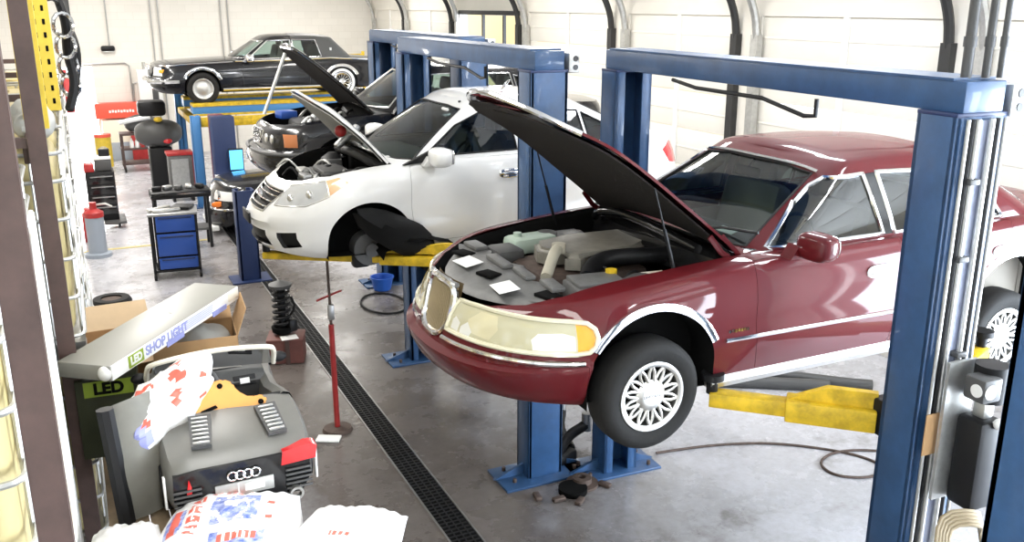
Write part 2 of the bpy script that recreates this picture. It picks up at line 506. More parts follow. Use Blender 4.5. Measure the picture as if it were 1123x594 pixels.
    def arches(s, root, lst, liner='dark', trim=None, sides=(-1, 1), tr=.014, width=.24):
        for (cx, cz, r, sq) in lst:
            for sg in sides:
                fs = cut_poly(s.bm, arc_poly(cx, cz, r, 28, sq=sq), 'xz', lambda f: f.calc_center_median().y*sg > s.P['hw']*.55 and abs(f.normal.z) < .9)
                bmesh.ops.delete(s.bm, geom=fs, context='FACES')
                pts = []
                for k in range(25):
                    a = pi*k/24; x, z = cx+r*cos(a), cz+r*sq*sin(a); pts.append(Vector((x, s.side_y(x, max(z, s.zb(x)+.02), sg), z)))
                a0, a1 = pts[0], pts[-1]; lo0 = Vector((a0.x, a0.y, s.zb(a0.x))); lo1 = Vector((a1.x, a1.y, s.zb(a1.x)))
                full = [lo0]+pts+[lo1]
                b = MB(); rows = [[p+Vector((0, -sg*q, .004*(1 if q else 0))) for p in full] for q in (0, .03, width)]
                V = b.grid(rows); b.face(V[-1]); b.obj('wheel_well', liner, root)
                if trim:
                    b = MB(); m_ = pts[3:21]; rows = [[p+Vector(((p.x-cx)/r*q, sg*o_, (p.z-cz)/r*q)) for p in m_] for q, o_ in ((-.002, -.01), (-.002, .010), (tr*1.2, .012), (tr*2.4, .006), (tr*2.5, -.01))]
                    b.grid(rows); b.obj('arch_trim', trim, root)
    def under(s, root, mt='dark'):
        b = MB(); c = s.botc; rows = [[(p.x, p.y*u*.98, p.z+.01) for u in (-1, -.5, 0, .5, 1)] for p in c[1:-1]]
        b.grid(rows); b.obj('underbody', mt, root)
    def interior(s, root, mt='tan', x0=None, rows=(2.35, 3.35), z=.30, dash='darkgrey', wheel=True):
        G = s.P['gh']; hw = G['w'][0]-.06; xa = x0 or G['xf'][0]+.1; xb = G['xr'][0]-.25
        b = MB(); b.box(((xa+xb)/2, 0, z), (xb-xa, hw*2, .03))
        for sg in (-1, 1): b.box(((xa+xb)/2, sg*(hw-.02), z+.27), (xb-xa, .04, .56), bev=.01)
        b.box((xa-.02, 0, z+.2), (.04, 2*hw, .5)); b.box((xb+.02, 0, z+.3), (.04, 2*hw, .6)); b.obj('cabin_liner', mt, root)
        zb = s.zt(xa+.2)
        b = MB(); b.prism([(xa-.2, zb-.10), (xa-.12, zb-.01), (xa+.22, zb-.005), (xa+.42, zb-.06), (xa+.44, zb-.25), (xa+.25, zb-.4), (xa-.1, zb-.4)], -hw+.02, hw-.02)
        d = b.obj('dashboard', dash, root)
        if wheel:
            b = MB(); c = Vector((xa+.56, -hw*.48, zb-.07)); m = RM(y=-62)
            b.tube([c+m.to_3x3() @ Vector((.185*cos(2*pi*k/24), .185*sin(2*pi*k/24), 0)) for k in range(24)], .014, 8, closed=True)
            b.sphere(c, (.05, .07, .04)); 
            for q in (200, 340, 270): b.cyl(c, c+m.to_3x3() @ Vector((.18*cos(R(q)), .18*sin(R(q)), 0)), .012, 8)
            b.cyl(c, c+Vector((-.25, 0, -.12)), .03, 10)
            b.obj('steering_wheel', dash, root)
        for q, xr in enumerate(rows):
            ys = (-hw*.48, hw*.48) if q == 0 else (0,)
            for y in ys:
                wd = hw*.82 if q == 0 else hw*1.8
                b = MB(); b.box((xr-.22, y, z+.22), (.52, wd, .2), bev=.05)
                b.box((xr+.08, y, z+.52), (.16, wd*.96, .62), rot=RM(y=14), bev=.06)
                hs = (0,) if q == 0 else (-hw*.48, hw*.48)
                for h in hs:
                    b.box((xr+.18, y+h, z+.9), (.10, .26, .17), rot=RM(y=10), bev=.04); b.cyl((xr+.16, y+h, z+.8), (xr+.17, y+h, z+.88), .012, 8)
                b.obj('front_seat' if q == 0 else 'rear_seat', mt, root)
    def mirror(s, root, x, z, sg, mt, glass='chrome', sx=1.):
        y = s.side_y(x, s.zt(x)-.03, sg); b = MB()
        b.sphere((x+.03, y+sg*.15, z+.055), (.085*sx, .125, .085), 20, 12, sq=.62)
        b.prism([(x-.1, z-.03), (x+.06, z-.03), (x+.08, z+.03), (x-.04, z+.05)], y-sg*.02, y+sg*.08)
        o = b.obj('wing_mirror', mt, root)
        b = MB(); b.sphere((x+.113*sx, y+sg*.15, z+.055), (.01, .105, .068), 16, 8, sq=.6); b.obj('mirror_glass', glass, o)
        return o
    def handle(s, root, x, z, sg, mt='chrome', back='dark', L=.2):
        y = s.side_y(x, z, sg); b = MB(); b.sphere((x, y+sg*.004, z), (L*.62, .012, .045), 16, 8, sq=.7); o = b.obj('door_handle', mt, root)
        b = MB(); b.tube([(x-L*.5, y+sg*.005, z), (x-L*.4, y+sg*.03, z+.003), (x, y+sg*.036, z+.005), (x+L*.4, y+sg*.03, z+.003), (x+L*.5, y+sg*.005, z)], .014, 8); b.obj('handle_grip', mt, o)
    def strip(s, root, pts, name, mt, r=.012, sg=-1, flat=None, out=.004):
        P3 = []
        for (x0, z0), (x1, z1) in zip(pts, pts[1:]):
            n = max(2, int(abs(x1-x0)/.08)); 
            for k in range(n): P3.append((x0+(x1-x0)*k/n, z0+(z1-z0)*k/n))
        P3.append(pts[-1])
        b = MB(); b.tube([(x, s.side_y(x, z, sg)+sg*out, z) for x, z in P3], r, 6); return b.obj(name, mt, root)
    def finish(s, root, mt, roofmt=None, seal=True):
        # inner dark lining seen through the seams
        link_bm('body_shell', s.bm, mt, root); link_bm('roof', s.gb, roofmt or mt, root)

def wheel(root, c, r, w, sg, style='web', rr=None, spokes=14, whitewall=False, steer=0):
    """tyre + rim, axis along y, outer face towards sg"""
    rr = rr or r*.63; b = MB(); h = w/2
    prof = [(rr-.012, -h*.75), (rr+.015, -h*.92), (rr+(r-rr)*.55, -h), (r-.03, -h*.93), (r-.006, -h*.72), (r, -h*.4), (r, h*.4), (r-.006, h*.72), (r-.03, h*.93), (rr+(r-rr)*.55, h), (rr+.015, h*.92), (rr-.012, h*.75)]
    b.lathe(prof, c, (0, sg, 0), 48, closed=True)
    for g in (-.35, 0, .35):
        pass
    t = b.obj('tire', 'rubber', root, smooth=50)
    cv = Vector(c); ax = Vector((0, sg, 0))
    b = MB(); b.lathe([(rr+.004, h*.80), (rr+.002, h*.93), (rr-.012, h*.95), (rr-.03, h*.86), (rr-.035, h*.2), (rr-.04, -h*.8)], c, ax, 48)
    def P(rad, a, out): return cv+Vector((rad*cos(a), sg*out, rad*sin(a)))
    if style == 'web':
        n = spokes
        b.lathe([(.001, h*.86), (.055, h*.87), (.085, h*.82), (.1, h*.72)], c, ax, 32)
        for k in range(n):
            a0 = 2*pi*k/n
            for d in (-1, 1):
                b.tube([P(.085, a0, h*.72), P((rr+.085)/2, a0+d*.5*pi/n, h*.74), P(rr-.025, a0+d*pi/n*.98, h*.76)], .0105, 6)
    elif style == 'wire':
        b.lathe([(.001, h*1.0), (.05, h*.98), (.07, h*.8)], c, ax, 24)
        for k in range(30):
            a0 = 2*pi*k/30; b.tube([P(.06, a0, h*.85), P(rr-.02, a0+.18*(1 if k % 2 else -1), h*.7)], .006, 5)
        b.lathe([(rr-.02, h*.85), (rr-.05, h*.7)], c, ax, 32)
    elif style == 'steel':
        b.lathe([(.001, h*.6), (.1, h*.55), (.14, h*.4), (rr-.03, h*.5)], c, ax, 32)
    rim = b.obj('rim', 'alum' if style != 'wire' else 'chrome', t)
    b = MB(); b.lathe([(.001, h*.25), (rr-.036, h*.2)], c, ax, 32); b.obj('brake_disc', 'dark', t)
    if style == 'web':
        text_mesh('hub_lettering', 'LINCOLN', .026, 'darkgrey', rim, cv+ax*(h*.87), RM(90, 0, 0) if sg < 0 else RM(90, 0, 180))
    if whitewall:
        b = MB(); b.lathe([(rr+.02, h*.95), (rr+.03, h*1.0), (rr+.075, h*1.03), (rr+.08, h*1.0)], c, ax, 48); b.obj('whitewall', 'white', t)
    return t
# ------------------------------------------------------------------ maroon sedan on the near lift
def maroon_car():
    root = thing('car', 'maroon four-door sedan raised on the nearest blue lift with its hood open', 'car', (1.76, 5.06, 1.78))
    P = dict(hw=.985, levels_t=[0, .05, .14, .27, .38, .43, .47, .56, .7, .84, .93, .98, 1.],
      nose=[.20, .10, .05, .02, .0, .0, .05, .07, .09, .12, .15, .18, .21],
      tail=[5.30, 5.38, 5.43, 5.47, 5.47, 5.46, 5.43, 5.42, 5.41, 5.39, 5.37, 5.35, 5.33],
      width=[.93, .955, .975, .99, 1., 1., .995, .998, .995, .975, .95, .93, .905],
      nose_a=.82, nose_n=2.25, tail_a=.6, tail_n=2.6,
      plan=[(0, .97), (1., .995), (2.4, 1.), (3.8, 1.), (4.6, .985), (5.5, .95)],
      belt=[(0, .715), (.22, .745), (.42, .785), (.7, .85), (1.2, .905), (1.8, .95), (2.6, .965), (3.6, .975), (4.3, .985), (5., .96), (5.47, .86)],
      sill=[(0, .235), (.5, .215), (1.5, .19), (3.8, .19), (4.6, .22), (5.47, .27)],
      crown=[(0, .0), (.22, .004), (.6, .045), (1.2, .06), (1.8, .06), (4.3, .05), (5.4, .03)],
      gh=dict(xf=(1.74, 2.58), xr=(4.62, 3.92), w=(.86, .63), af=(.42, .22), ar=(.40, .25), n=2.7, wc=1.15, fc=1., rc=1.,
              roof=[(2.3, 1.405), (2.6, 1.425), (3.2, 1.435), (3.9, 1.40)], crown=.045))
    c = Car(P); hw = P['hw']; front = lambda f: f.calc_center_median().x < 1.0
    # headlamps, grille opening and bumper
    for sg in (-1, 1):
        lo = (None, .215 if sg > 0 else None, .55); hi = (.745, None if sg > 0 else -.215, .74)
        flt = lambda f: abs(f.normal.z) < .75 and f.calc_center_median().x < .9
        # slanted upper outer end of the lamp
        cut_box(c.bm, lo, (.8, hi[1], .8), flt)
        fs = cut_poly(c.bm, [(-.1, .562), (.60, .562), (.665, .572), (.70, .60), (.712, .65), (.70, .70), (.66, .732), (.58, .74), (-.1, .735)], 'xz', lambda f: flt(f) and f.calc_center_median().y*sg > .216)
        nb = take(c.bm, fs)
        lp = loops(nb); keep = [f for f in cut_box(nb, (.60, None, None), (None, None, None))]
        am = take(nb, keep)
        for mi_, pl_, poly_ in ((2, 'yz', [(.40, .60), (.57, .585), (.60, .65), (.56, .715), (.44, .715), (.38, .66)]), (1, 'yz', [(.255, .58), (.325, .575), (.325, .625), (.27, .65), (.25, .63)]), (1, 'yz', [(.345, .572), (.43, .572), (.44, .60), (.385, .645), (.34, .61)]), (1, 'xz', [(.385, .575), (.59, .58), (.59, .66), (.53, .675), (.42, .665), (.385, .63)])):
            pp = [(sg*u, v) for u, v in poly_] if pl_ == 'yz' else poly_
            for f_ in cut_poly(nb, pp, pl_, lambda f: True): f_.material_index = mi_
        lo_ = link_bm('headlamp', nb, [mat('lamp_olive', (.50, .47, .32), .12, 0, 1.), mat('lamp_bright', (.82, .82, .78), .1, .2, 1.), mat('lamp_beige', (.60, .55, .36), .12, 0, 1.)], root, label='yellowed headlamp lens')
        link_bm('turn_signal', am, 'amber', lo_, label='amber turn signal at the end of the headlamp')
        b = MB(); b.tube([p+Vector((-.004, sg*.004, 0)) for p in max(lp, key=len)], .014, 6, closed=True); b.obj('lamp_bezel', 'lens', lo_)
    fs = cut_box(c.bm, (None, -.185, .50), (.35, .185, .80), lambda f: f.normal.x < -.3)
    bmesh.ops.delete(c.bm, geom=fs, context='FACES')
    # chrome waterfall grille
    def fx(y, z): return .085+.6*y*y+(z-.5)*.26
    b = MB(); ol = []
    for k in range(40):
        a = 2*pi*k/40; y = .205*math.copysign(abs(cos(a))**.55, cos(a)); z = .655+.165*math.copysign(abs(sin(a))**.5, sin(a))
        if z < .65: y *= .82+.18*(z-.49)/.16
        ol.append(Vector((fx(y, z)-.012, y, z)))
    b.tube(ol, .022, 8, closed=True); g = b.obj('grille', 'chrome', root, label='chrome waterfall grille')
    b = MB()
    for k in range(-8, 9):
        y = k*.0215; b.box((fx(y, .65)+.008, y, .655), (.022, .009, .31), rot=RM(y=14.5))
    b.obj('grille_bars', mat('grille_gold', (.62, .52, .34), .3, .7), g)
    b = MB(); b.grid([[(fx(y/100, .49+.33*t)+.03, y/100, .49+.33*t) for y in range(-20, 21, 5)] for t in (0, .5, 1)]); b.obj('grille_backing', mat('grille_tan', (.09, .06, .025), .5), g)
    b = MB(); b.tube([(fx(y*.01, .80)-.01+.0, y*.01, .815) for y in range(-20, 21, 2)], .018, 8); b.obj('grille_header', 'chrome', g)
    # chrome bumper moulding, near half and far half, kicked around the grille
    for sg in (-1, 1):
        pts = []
        for y in [.2, .25, .3, .36, .42, .5, .58, .66, .74, .8]:
            x = c.front_x(sg*y, .505); pts.append((x-.008, sg*y, .508))
        for x in (.42, .5, .57, .635): pts.append((x, c.side_y(x, .505, sg)+sg*.008, .508))
        pts = sorted(pts, key=lambda p: abs(p[1]))
        b = MB(); b.tube(pts, .016, 8, smooth=1); b.obj('bumper_moulding', 'chrome', root, label='chrome strip along the bumper')
    # arches, doors
    c.arches(root, [(1.08, .36, .425, .93), (4.06, .36, .42, .9)], trim='chrome', tr=.019)
    side = lambda sg: (lambda f: f.calc_center_median().y*sg > hw*.6 and f.normal.y*sg > .15)
    bump = c.panel(root, 'front_bumper', [(-.2, .1), (.655, .1), (.655, .49), (-.2, .49)], 'xz', lambda f: f.calc_center_median().x < .9, 'maroon', gap=.002, label='maroon front bumper with chrome strip')
    for sg in (-1, 1):
        for nm, poly in (('front_door', [(1.83, .25), (2.93, .25), (2.99, .97), (1.80, .97), (1.79, .6)]), ('rear_door', [(2.945, .25), (3.55, .25), (3.68, .45), (3.98, .66), (4.06, .99), (3.005, .985)])):
            d = c.panel(root, nm, poly, 'xz', side(sg), 'maroon', gap=.003)
            c.handle(d or root, 2.79 if nm == 'front_door' else 3.95, .785, sg, mt=mat('bright_handle', (.85, .85, .84), .25, .35))
        c.strip(root, [(1.57, .508), (2.93, .498)], 'side_moulding', 'chrome', .014, sg); c.strip(root, [(2.96, .498), (3.62, .5)], 'side_moulding', 'chrome', .014, sg)
        c.strip(root, [(1.50, .235), (3.64, .235)], 'rocker_moulding', 'alum', .045, sg, out=-.012)
        c.mirror(root, 2.10, .985, sg, 'maroon')
        b = MB(); yq = c.side_y(2.1, 1.0, sg)
        c.strip(root, [(1.86, .962), (2.95, .975)], 'belt_moulding', 'chrome', .011, sg, out=-.02)
    b = MB()
    for k in range(7): b.box((1.60+k*.022, c.side_y(1.66, .56)-.003, .558+.003*(k % 2)), (.015, .004, .018))
    b.obj('fender_badge', 'chrome', root)
    # glass
    c.windows(root, [[(1.98, .985), (2.90, .99), (2.85, 1.36), (2.56, 1.35), (2.38, 1.27)], [(3.0, .99), (3.62, .995), (3.60, 1.345), (2.97, 1.365)], [(3.66, .995), (4.02, 1.0), (3.93, 1.17), (3.80, 1.29), (3.64, 1.335)]], glass='glassd', trim='chrome', tr=.015)
    c.screen(root, [(-.71, .985), (.71, .985), (.65, 1.12), (.545, 1.365), (.3, 1.392), (-.3, 1.392), (-.545, 1.365), (-.65, 1.12)], True, trim='seam', tr=.008)
    tp_ = []
    for k in range(25):
        y = -.57+1.14*k/24; z = 1.402-.03*abs(y/.57)**4; h_ = c.gbvh.ray_cast(Vector((1., y, z)), Vector((1, 0, 0)))
        if h_[0]: tp_.append(h_[0]+Vector((-.004, 0, .004)))
    b = MB(); b.tube(tp_, .014, 6); b.obj('roof_edge_trim', 'chrome', root, label='bright strip along the roof front edge')
    for sg in (-1, 1):
        fs = cut_poly(c.gb, [(2.905, .985), (2.998, .985), (2.968, 1.362), (2.857, 1.358)], 'xz', c.sidefilt(sg))
        if fs: link_bm('door_pillar', take(c.gb, fs), 'blackg', root, label='black pillar between the side windows')
    c.screen(root, [(-.66, 1.04), (.66, 1.04), (.52, 1.35), (-.52, 1.35)], False, name='rear_window', trim='chrome')
    # hood: cut out, hinge it up, with liner
    hp = [(.17, -.20), (.17, .20), (.25, .42), (.44, .66), (.62, .74), (1.2, .775), (1.80, .79), (1.78, .6), (1.72, 0)]
    hp = hp + [(x, -y) for x, y in hp[::-1][1:]][:-2]
    hp = [(.16, .0), (.19, .24), (.28, .46), (.42, .63), (.62, .735), (1.2, .775), (1.80, .795), (1.76, .5), (1.73, 0), (1.76, -.5), (1.80, -.795), (1.2, -.775), (.62, -.735), (.42, -.63), (.28, -.46), (.19, -.24)]
    fs = cut_poly(c.bm, hp, 'xy', lambda f: f.normal.z > .35 and f.calc_center_median().z > .7 and f.calc_center_median().x < 1.95)
    hb = take(c.bm, fs); th = R(43.5); hx, hz = 1.80, .975
    lip = [Vector((p.x, p.y, p.z)) for p in max(loops(hb), key=len)]
    lin = take(hb, hb.faces[:], keep=True)
    for v in lin.verts: v.co = Vector((1.0+(v.co.x-1.0)*.965, v.co.y*.955, v.co.z-.035))
    def swing(bm_):
        bmesh.ops.transform(bm_, matrix=Matrix.Translation((hx, 0, hz)) @ Matrix.Rotation(th, 4, 'Y') @ Matrix.Translation((-hx, 0, -hz)), verts=bm_.verts)
    thick(hb, .016); swing(hb); thick(lin, .01); swing(lin)
    h = link_bm('hood', hb, 'maroon', root, label='maroon hood propped open'); link_bm('hood_liner', lin, 'lint', h, label='dark insulating pad under the hood')
    mt = Matrix.Translation((hx, 0, hz)) @ Matrix.Rotation(th, 4, 'Y') @ Matrix.Translation((-hx, 0, -hz))
    fr_ = [(.50, -.685), (.42, -.63), (.28, -.46), (.19, -.24), (.165, -.12), (.16, 0), (.165, .12), (.19, .24), (.28, .46), (.42, .63), (.50, .685)]
    b = MB(); b.tube([mt @ Vector((x, y, c.lidz(x, min(1, abs(y)/max(.25, c.lid_w(x))))-.012)) for x, y in fr_], .017, 8, smooth=1); b.obj('hood_lip', 'chrome', h, label='chrome lip of the hood')
    b = MB(); b.box((0, 0, 0), (.012, .03, .06), bev=.004); b.tube([(-.006, .018*cos(a*.524), .03+.028*sin(a*.524)) for a in range(12)], .004, 6, closed=True)
    bmesh.ops.transform(b.bm, matrix=mt @ Matrix.Translation((.25, 0, .835)), verts=b.bm.verts); b.obj('hood_ornament', 'chrome', h)
    for sg in (-1, 1):
        b = MB(); p0 = Vector((1.35, sg*.76, .86)); p1 = mt @ Vector((1.05, sg*.74, .87)); b.cyl(p0, p0+(p1-p0)*.55, .011, 8); b.cyl(p0+(p1-p0)*.5, p1, .006, 8); b.obj('gas_strut', 'black', root)
        b = MB(); b.tube([(1.74, sg*.78, .93), (1.66, sg*.77, .99), (1.58, sg*.76, 1.09)], .02, 6, flat=.4); b.tube([(1.8, sg*.78, .95), (1.66, sg*.77, 1.09)], .016, 6, flat=.4); b.obj('hood_hinge', 'maroon', root)
    # engine bay ---------------------------------------------------
    b = MB(); ring = [(x, y) for x, y in hp]
    rows = [[(x, y, c.lidz(x, min(1, abs(y)/max(.3, c.lid_w(x))))-.004) for x, y in ring]]
    rows.append([(.95+(x-.95)*.985, y*.965, z-.03) for x, y, z in rows[0]])
    rows.append([(.98+(x-.98)*.95, y*.93, .62) for x, y, z in rows[0]]); rows.append([(.98+(x-.98)*.95, y*.9, .36) for x, y, z in rows[0]])
    V = b.grid(rows, closed=True); b.face(V[-1]); b.obj('engine_bay', 'dark', root)
    eb = thing_part = None
    def ep(b, nm, m, lb=None): return b.obj(nm, m, root, label=lb)
    # radiator cover panel following the nose, with cut-outs
    b = MB(); rows = []
    for k in range(11):
        u = -1+2*k/10; y = u*.70; xf = .245+.30*abs(u)**2.2; xb = .66+.06*cos(u*9)-.05*u*u
        rows.append([(xf, y, .735+.03*u*u), (xf+.03, y, .765+.03*u*u), (xf+(xb-xf)*.35, y, .795+.012*cos(u*14)), (xf+(xb-xf)*.7, y, .82), (xb, y, .82), (xb+.03, y, .77)])
    b.grid(rows); o = ep(b, 'radiator_cover', 'grey', 'grey plastic radiator cover with two white stickers')
    for y0, x0 in ((.24, .40), (-.37, .38)):
        b = MB(); b.box((0, 0, 0), (.13, .19, .004), bev=.001); bmesh.ops.transform(b.bm, matrix=Matrix.Translation((x0+.03, y0, .822)) @ RM(y=-8, z=6 if y0 > 0 else -6), verts=b.bm.verts); b.obj('sticker', 'sticker', o, label='white sticker')
    for y0, x0 in ((-.05, .43), (.48, .48), (-.6, .56)):
        b = MB(); b.box((x0+.02, y0, .812), (.10, .14, .02), rot=R(15), bev=.004); b.obj('cover_recess', 'dark', o)
    for y, x, w, l in ((.12, .60, .3, .08), (-.2, .62, .24, .07), (.55, .62, .2, .1), (-.5, .66, .22, .09)):
        b = MB(); b.box((x, y, .835), (l, w, .03), rot=R(random.uniform(-8, 8)), bev=.01); b.obj('cover_rib', 'grey', o)
    # inlet plenum
    b = MB(); b.prism([(.86, .10), (.92, .26), (1.2, .34), (1.62, .32), (1.66, -.02), (1.45, -.16), (1.18, -.12), (1.02, -.20), (.94, -.14), (1.0, -.02), (.90, -.0)], .80, .905, 'xy')
    bmesh.ops.bevel(b.bm, geom=[e for e in b.bm.edges if all(v.co.z > .9 for v in e.verts)], offset=.03, segments=3, affect='EDGES'); ep(b, 'intake_plenum', 'manifold', 'beige grey engine intake plenum')
    b = MB(); b.box((1.15, .08, .66), (.75, .62, .24), bev=.05); ep(b, 'engine_block', 'rust')
    b = MB(); b.tube([(1.62, -.28, .86), (1.40, -.30, .88), (1.20, -.22, .87), (1.06, -.26, .84), (.98, -.36, .80)], .055, 12, smooth=2); ep(b, 'intake_hose', 'black', 'black corrugated intake hose')
    b = MB(); b.tube([(.92, -.08, .93), (.86, -.14, .92), (.80, -.20, .86), (.72, -.30, .82)], .036, 12, smooth=2); b.cyl((.93, -.07, .9), (.93, -.07, .96), .045, 14); ep(b, 'radiator_hose', mat('hose_beige', (.42, .39, .31), .5), 'pale radiator hose')
    b = MB(); b.box((1.05, .58, .80), (.36, .20, .12), bev=.04, rot=R(4)); b.cyl((.95, .58, .85), (.95, .58, .885), .03, 14); ep(b, 'washer_tank', 'washer', 'pale green fluid tank')
    b = MB(); b.box((.92, -.56, .76), (.34, .26, .16), bev=.02, rot=R(-8)); b.box((.92, -.56, .85), (.30, .22, .03), bev=.008, rot=R(-8)); ep(b, 'fuse_box', 'grey')
    b = MB(); b.box((1.32, -.58, .80), (.17, .11, .10), bev=.015, rot=R(-6)); ep(b, 'relay_box', 'cream', 'pale relay box by the near fender')
    b = MB(); b.cyl((1.06, -.50, .83), (1.06, -.50, .885), .035, 14); ep(b, 'oil_cap', 'yellow', 'yellow filler cap')
    b = MB(); b.box((.78, .42, .79), (.2, .24, .1), bev=.03); ep(b, 'air_box', 'darkgrey'); b = MB(); b.box((1.35, .58, .78), (.25, .2, .14), bev=.04); ep(b, 'brake_booster', 'darkgrey')
    for k in range(12):
        x, y = random.uniform(.75, 1.5), random.choice([random.uniform(-.66, -.2), random.uniform(.32, .64)])
        b = MB(); a = random.uniform(0, 6); l = random.uniform(.1, .28); b.tube([(x, y, .80), (x+l*.5*cos(a), y+l*.5*sin(a), .86), (x+l*cos(a), max(-.68, min(.68, y+l*sin(a))), .79)], random.uniform(.008, .017), 6, smooth=2); ep(b, 'wiring_hose', random.choice(['black', 'darkgrey', 'steel']))
    for sg in (-1, 1):
        b = MB(); b.lathe([(.14, .70), (.13, .82), (.06, .86), (.001, .865)], (1.2, sg*.62, 0), (0, 0, 1), 20); ep(b, 'strut_tower', 'darkgrey')
    # glossy cowl with wiper arms at the foot of the windscreen
    b = MB(); rows = []
    for k in range(13):
        u = -1+2*k/12; y = u*.78; xb = 1.80+.10*u*u; rows.append([(xb-.24, y, .80), (xb-.22, y, .945-.02*u*u), (xb-.10, y, .985-.02*u*u), (xb+.03, y, 1.005-.03*u*u)])
    b.grid(rows); ep(b, 'cowl', 'blackg', 'glossy black cowl at the foot of the windshield')
    b = MB(); b.tube([(1.60, .62, .93), (1.56, .5, 1.0), (1.60, .3, 1.03), (1.66, .1, 1.0), (1.64, -.2, .99), (1.62, -.6, .97)], .03, 10, smooth=2); ep(b, 'cowl_seal', 'blackg')
    for y in (.35, -.30):
        b = MB(); b.tube([(1.80, y, 1.02), (1.88, y-.2, 1.06), (1.93, y-.48, 1.08)], .009, 6); ep(b, 'wiper', 'black')
    c.under(root); c.interior(root, 'tan', rows=(2.75, 3.65), x0=1.98, z=.32)
    b = MB(); b.box((2.47, 0.0, 1.30), (.03, .24, .07), bev=.015); b.cyl((2.47, 0, 1.32), (2.52, 0, 1.38), .01, 8); b.obj('rearview_mirror', 'black', root)
    b = MB(); b.box((1.98, -.42, 1.015), (.06, .16, .006), rot=RM(y=-20)); b.obj('dash_paper', 'white', root)
    for sg in (-1, 1):
        wheel(root, (1.075, sg*.87, .235), .338, .225, sg); wheel(root, (4.065, sg*.87, .13), .338, .225, sg)
    b = MB(); b.cyl((1.08, -.75, .24), (1.08, .75, .24), .03, 10); b.box((1.15, 0, .22), (.3, 1.2, .08), bev=.02); b.cyl((4.06, -.75, .13), (4.06, .75, .13), .045, 12); b.tube([(1.6, .3, .17), (2.8, .3, .13), (3.6, .35, .15), (5.2, .5, .2)], .035, 8); b.obj('chassis', 'rust', root)
    c.finish(root, 'maroon'); return root
CAR_MAROON = maroon_car()
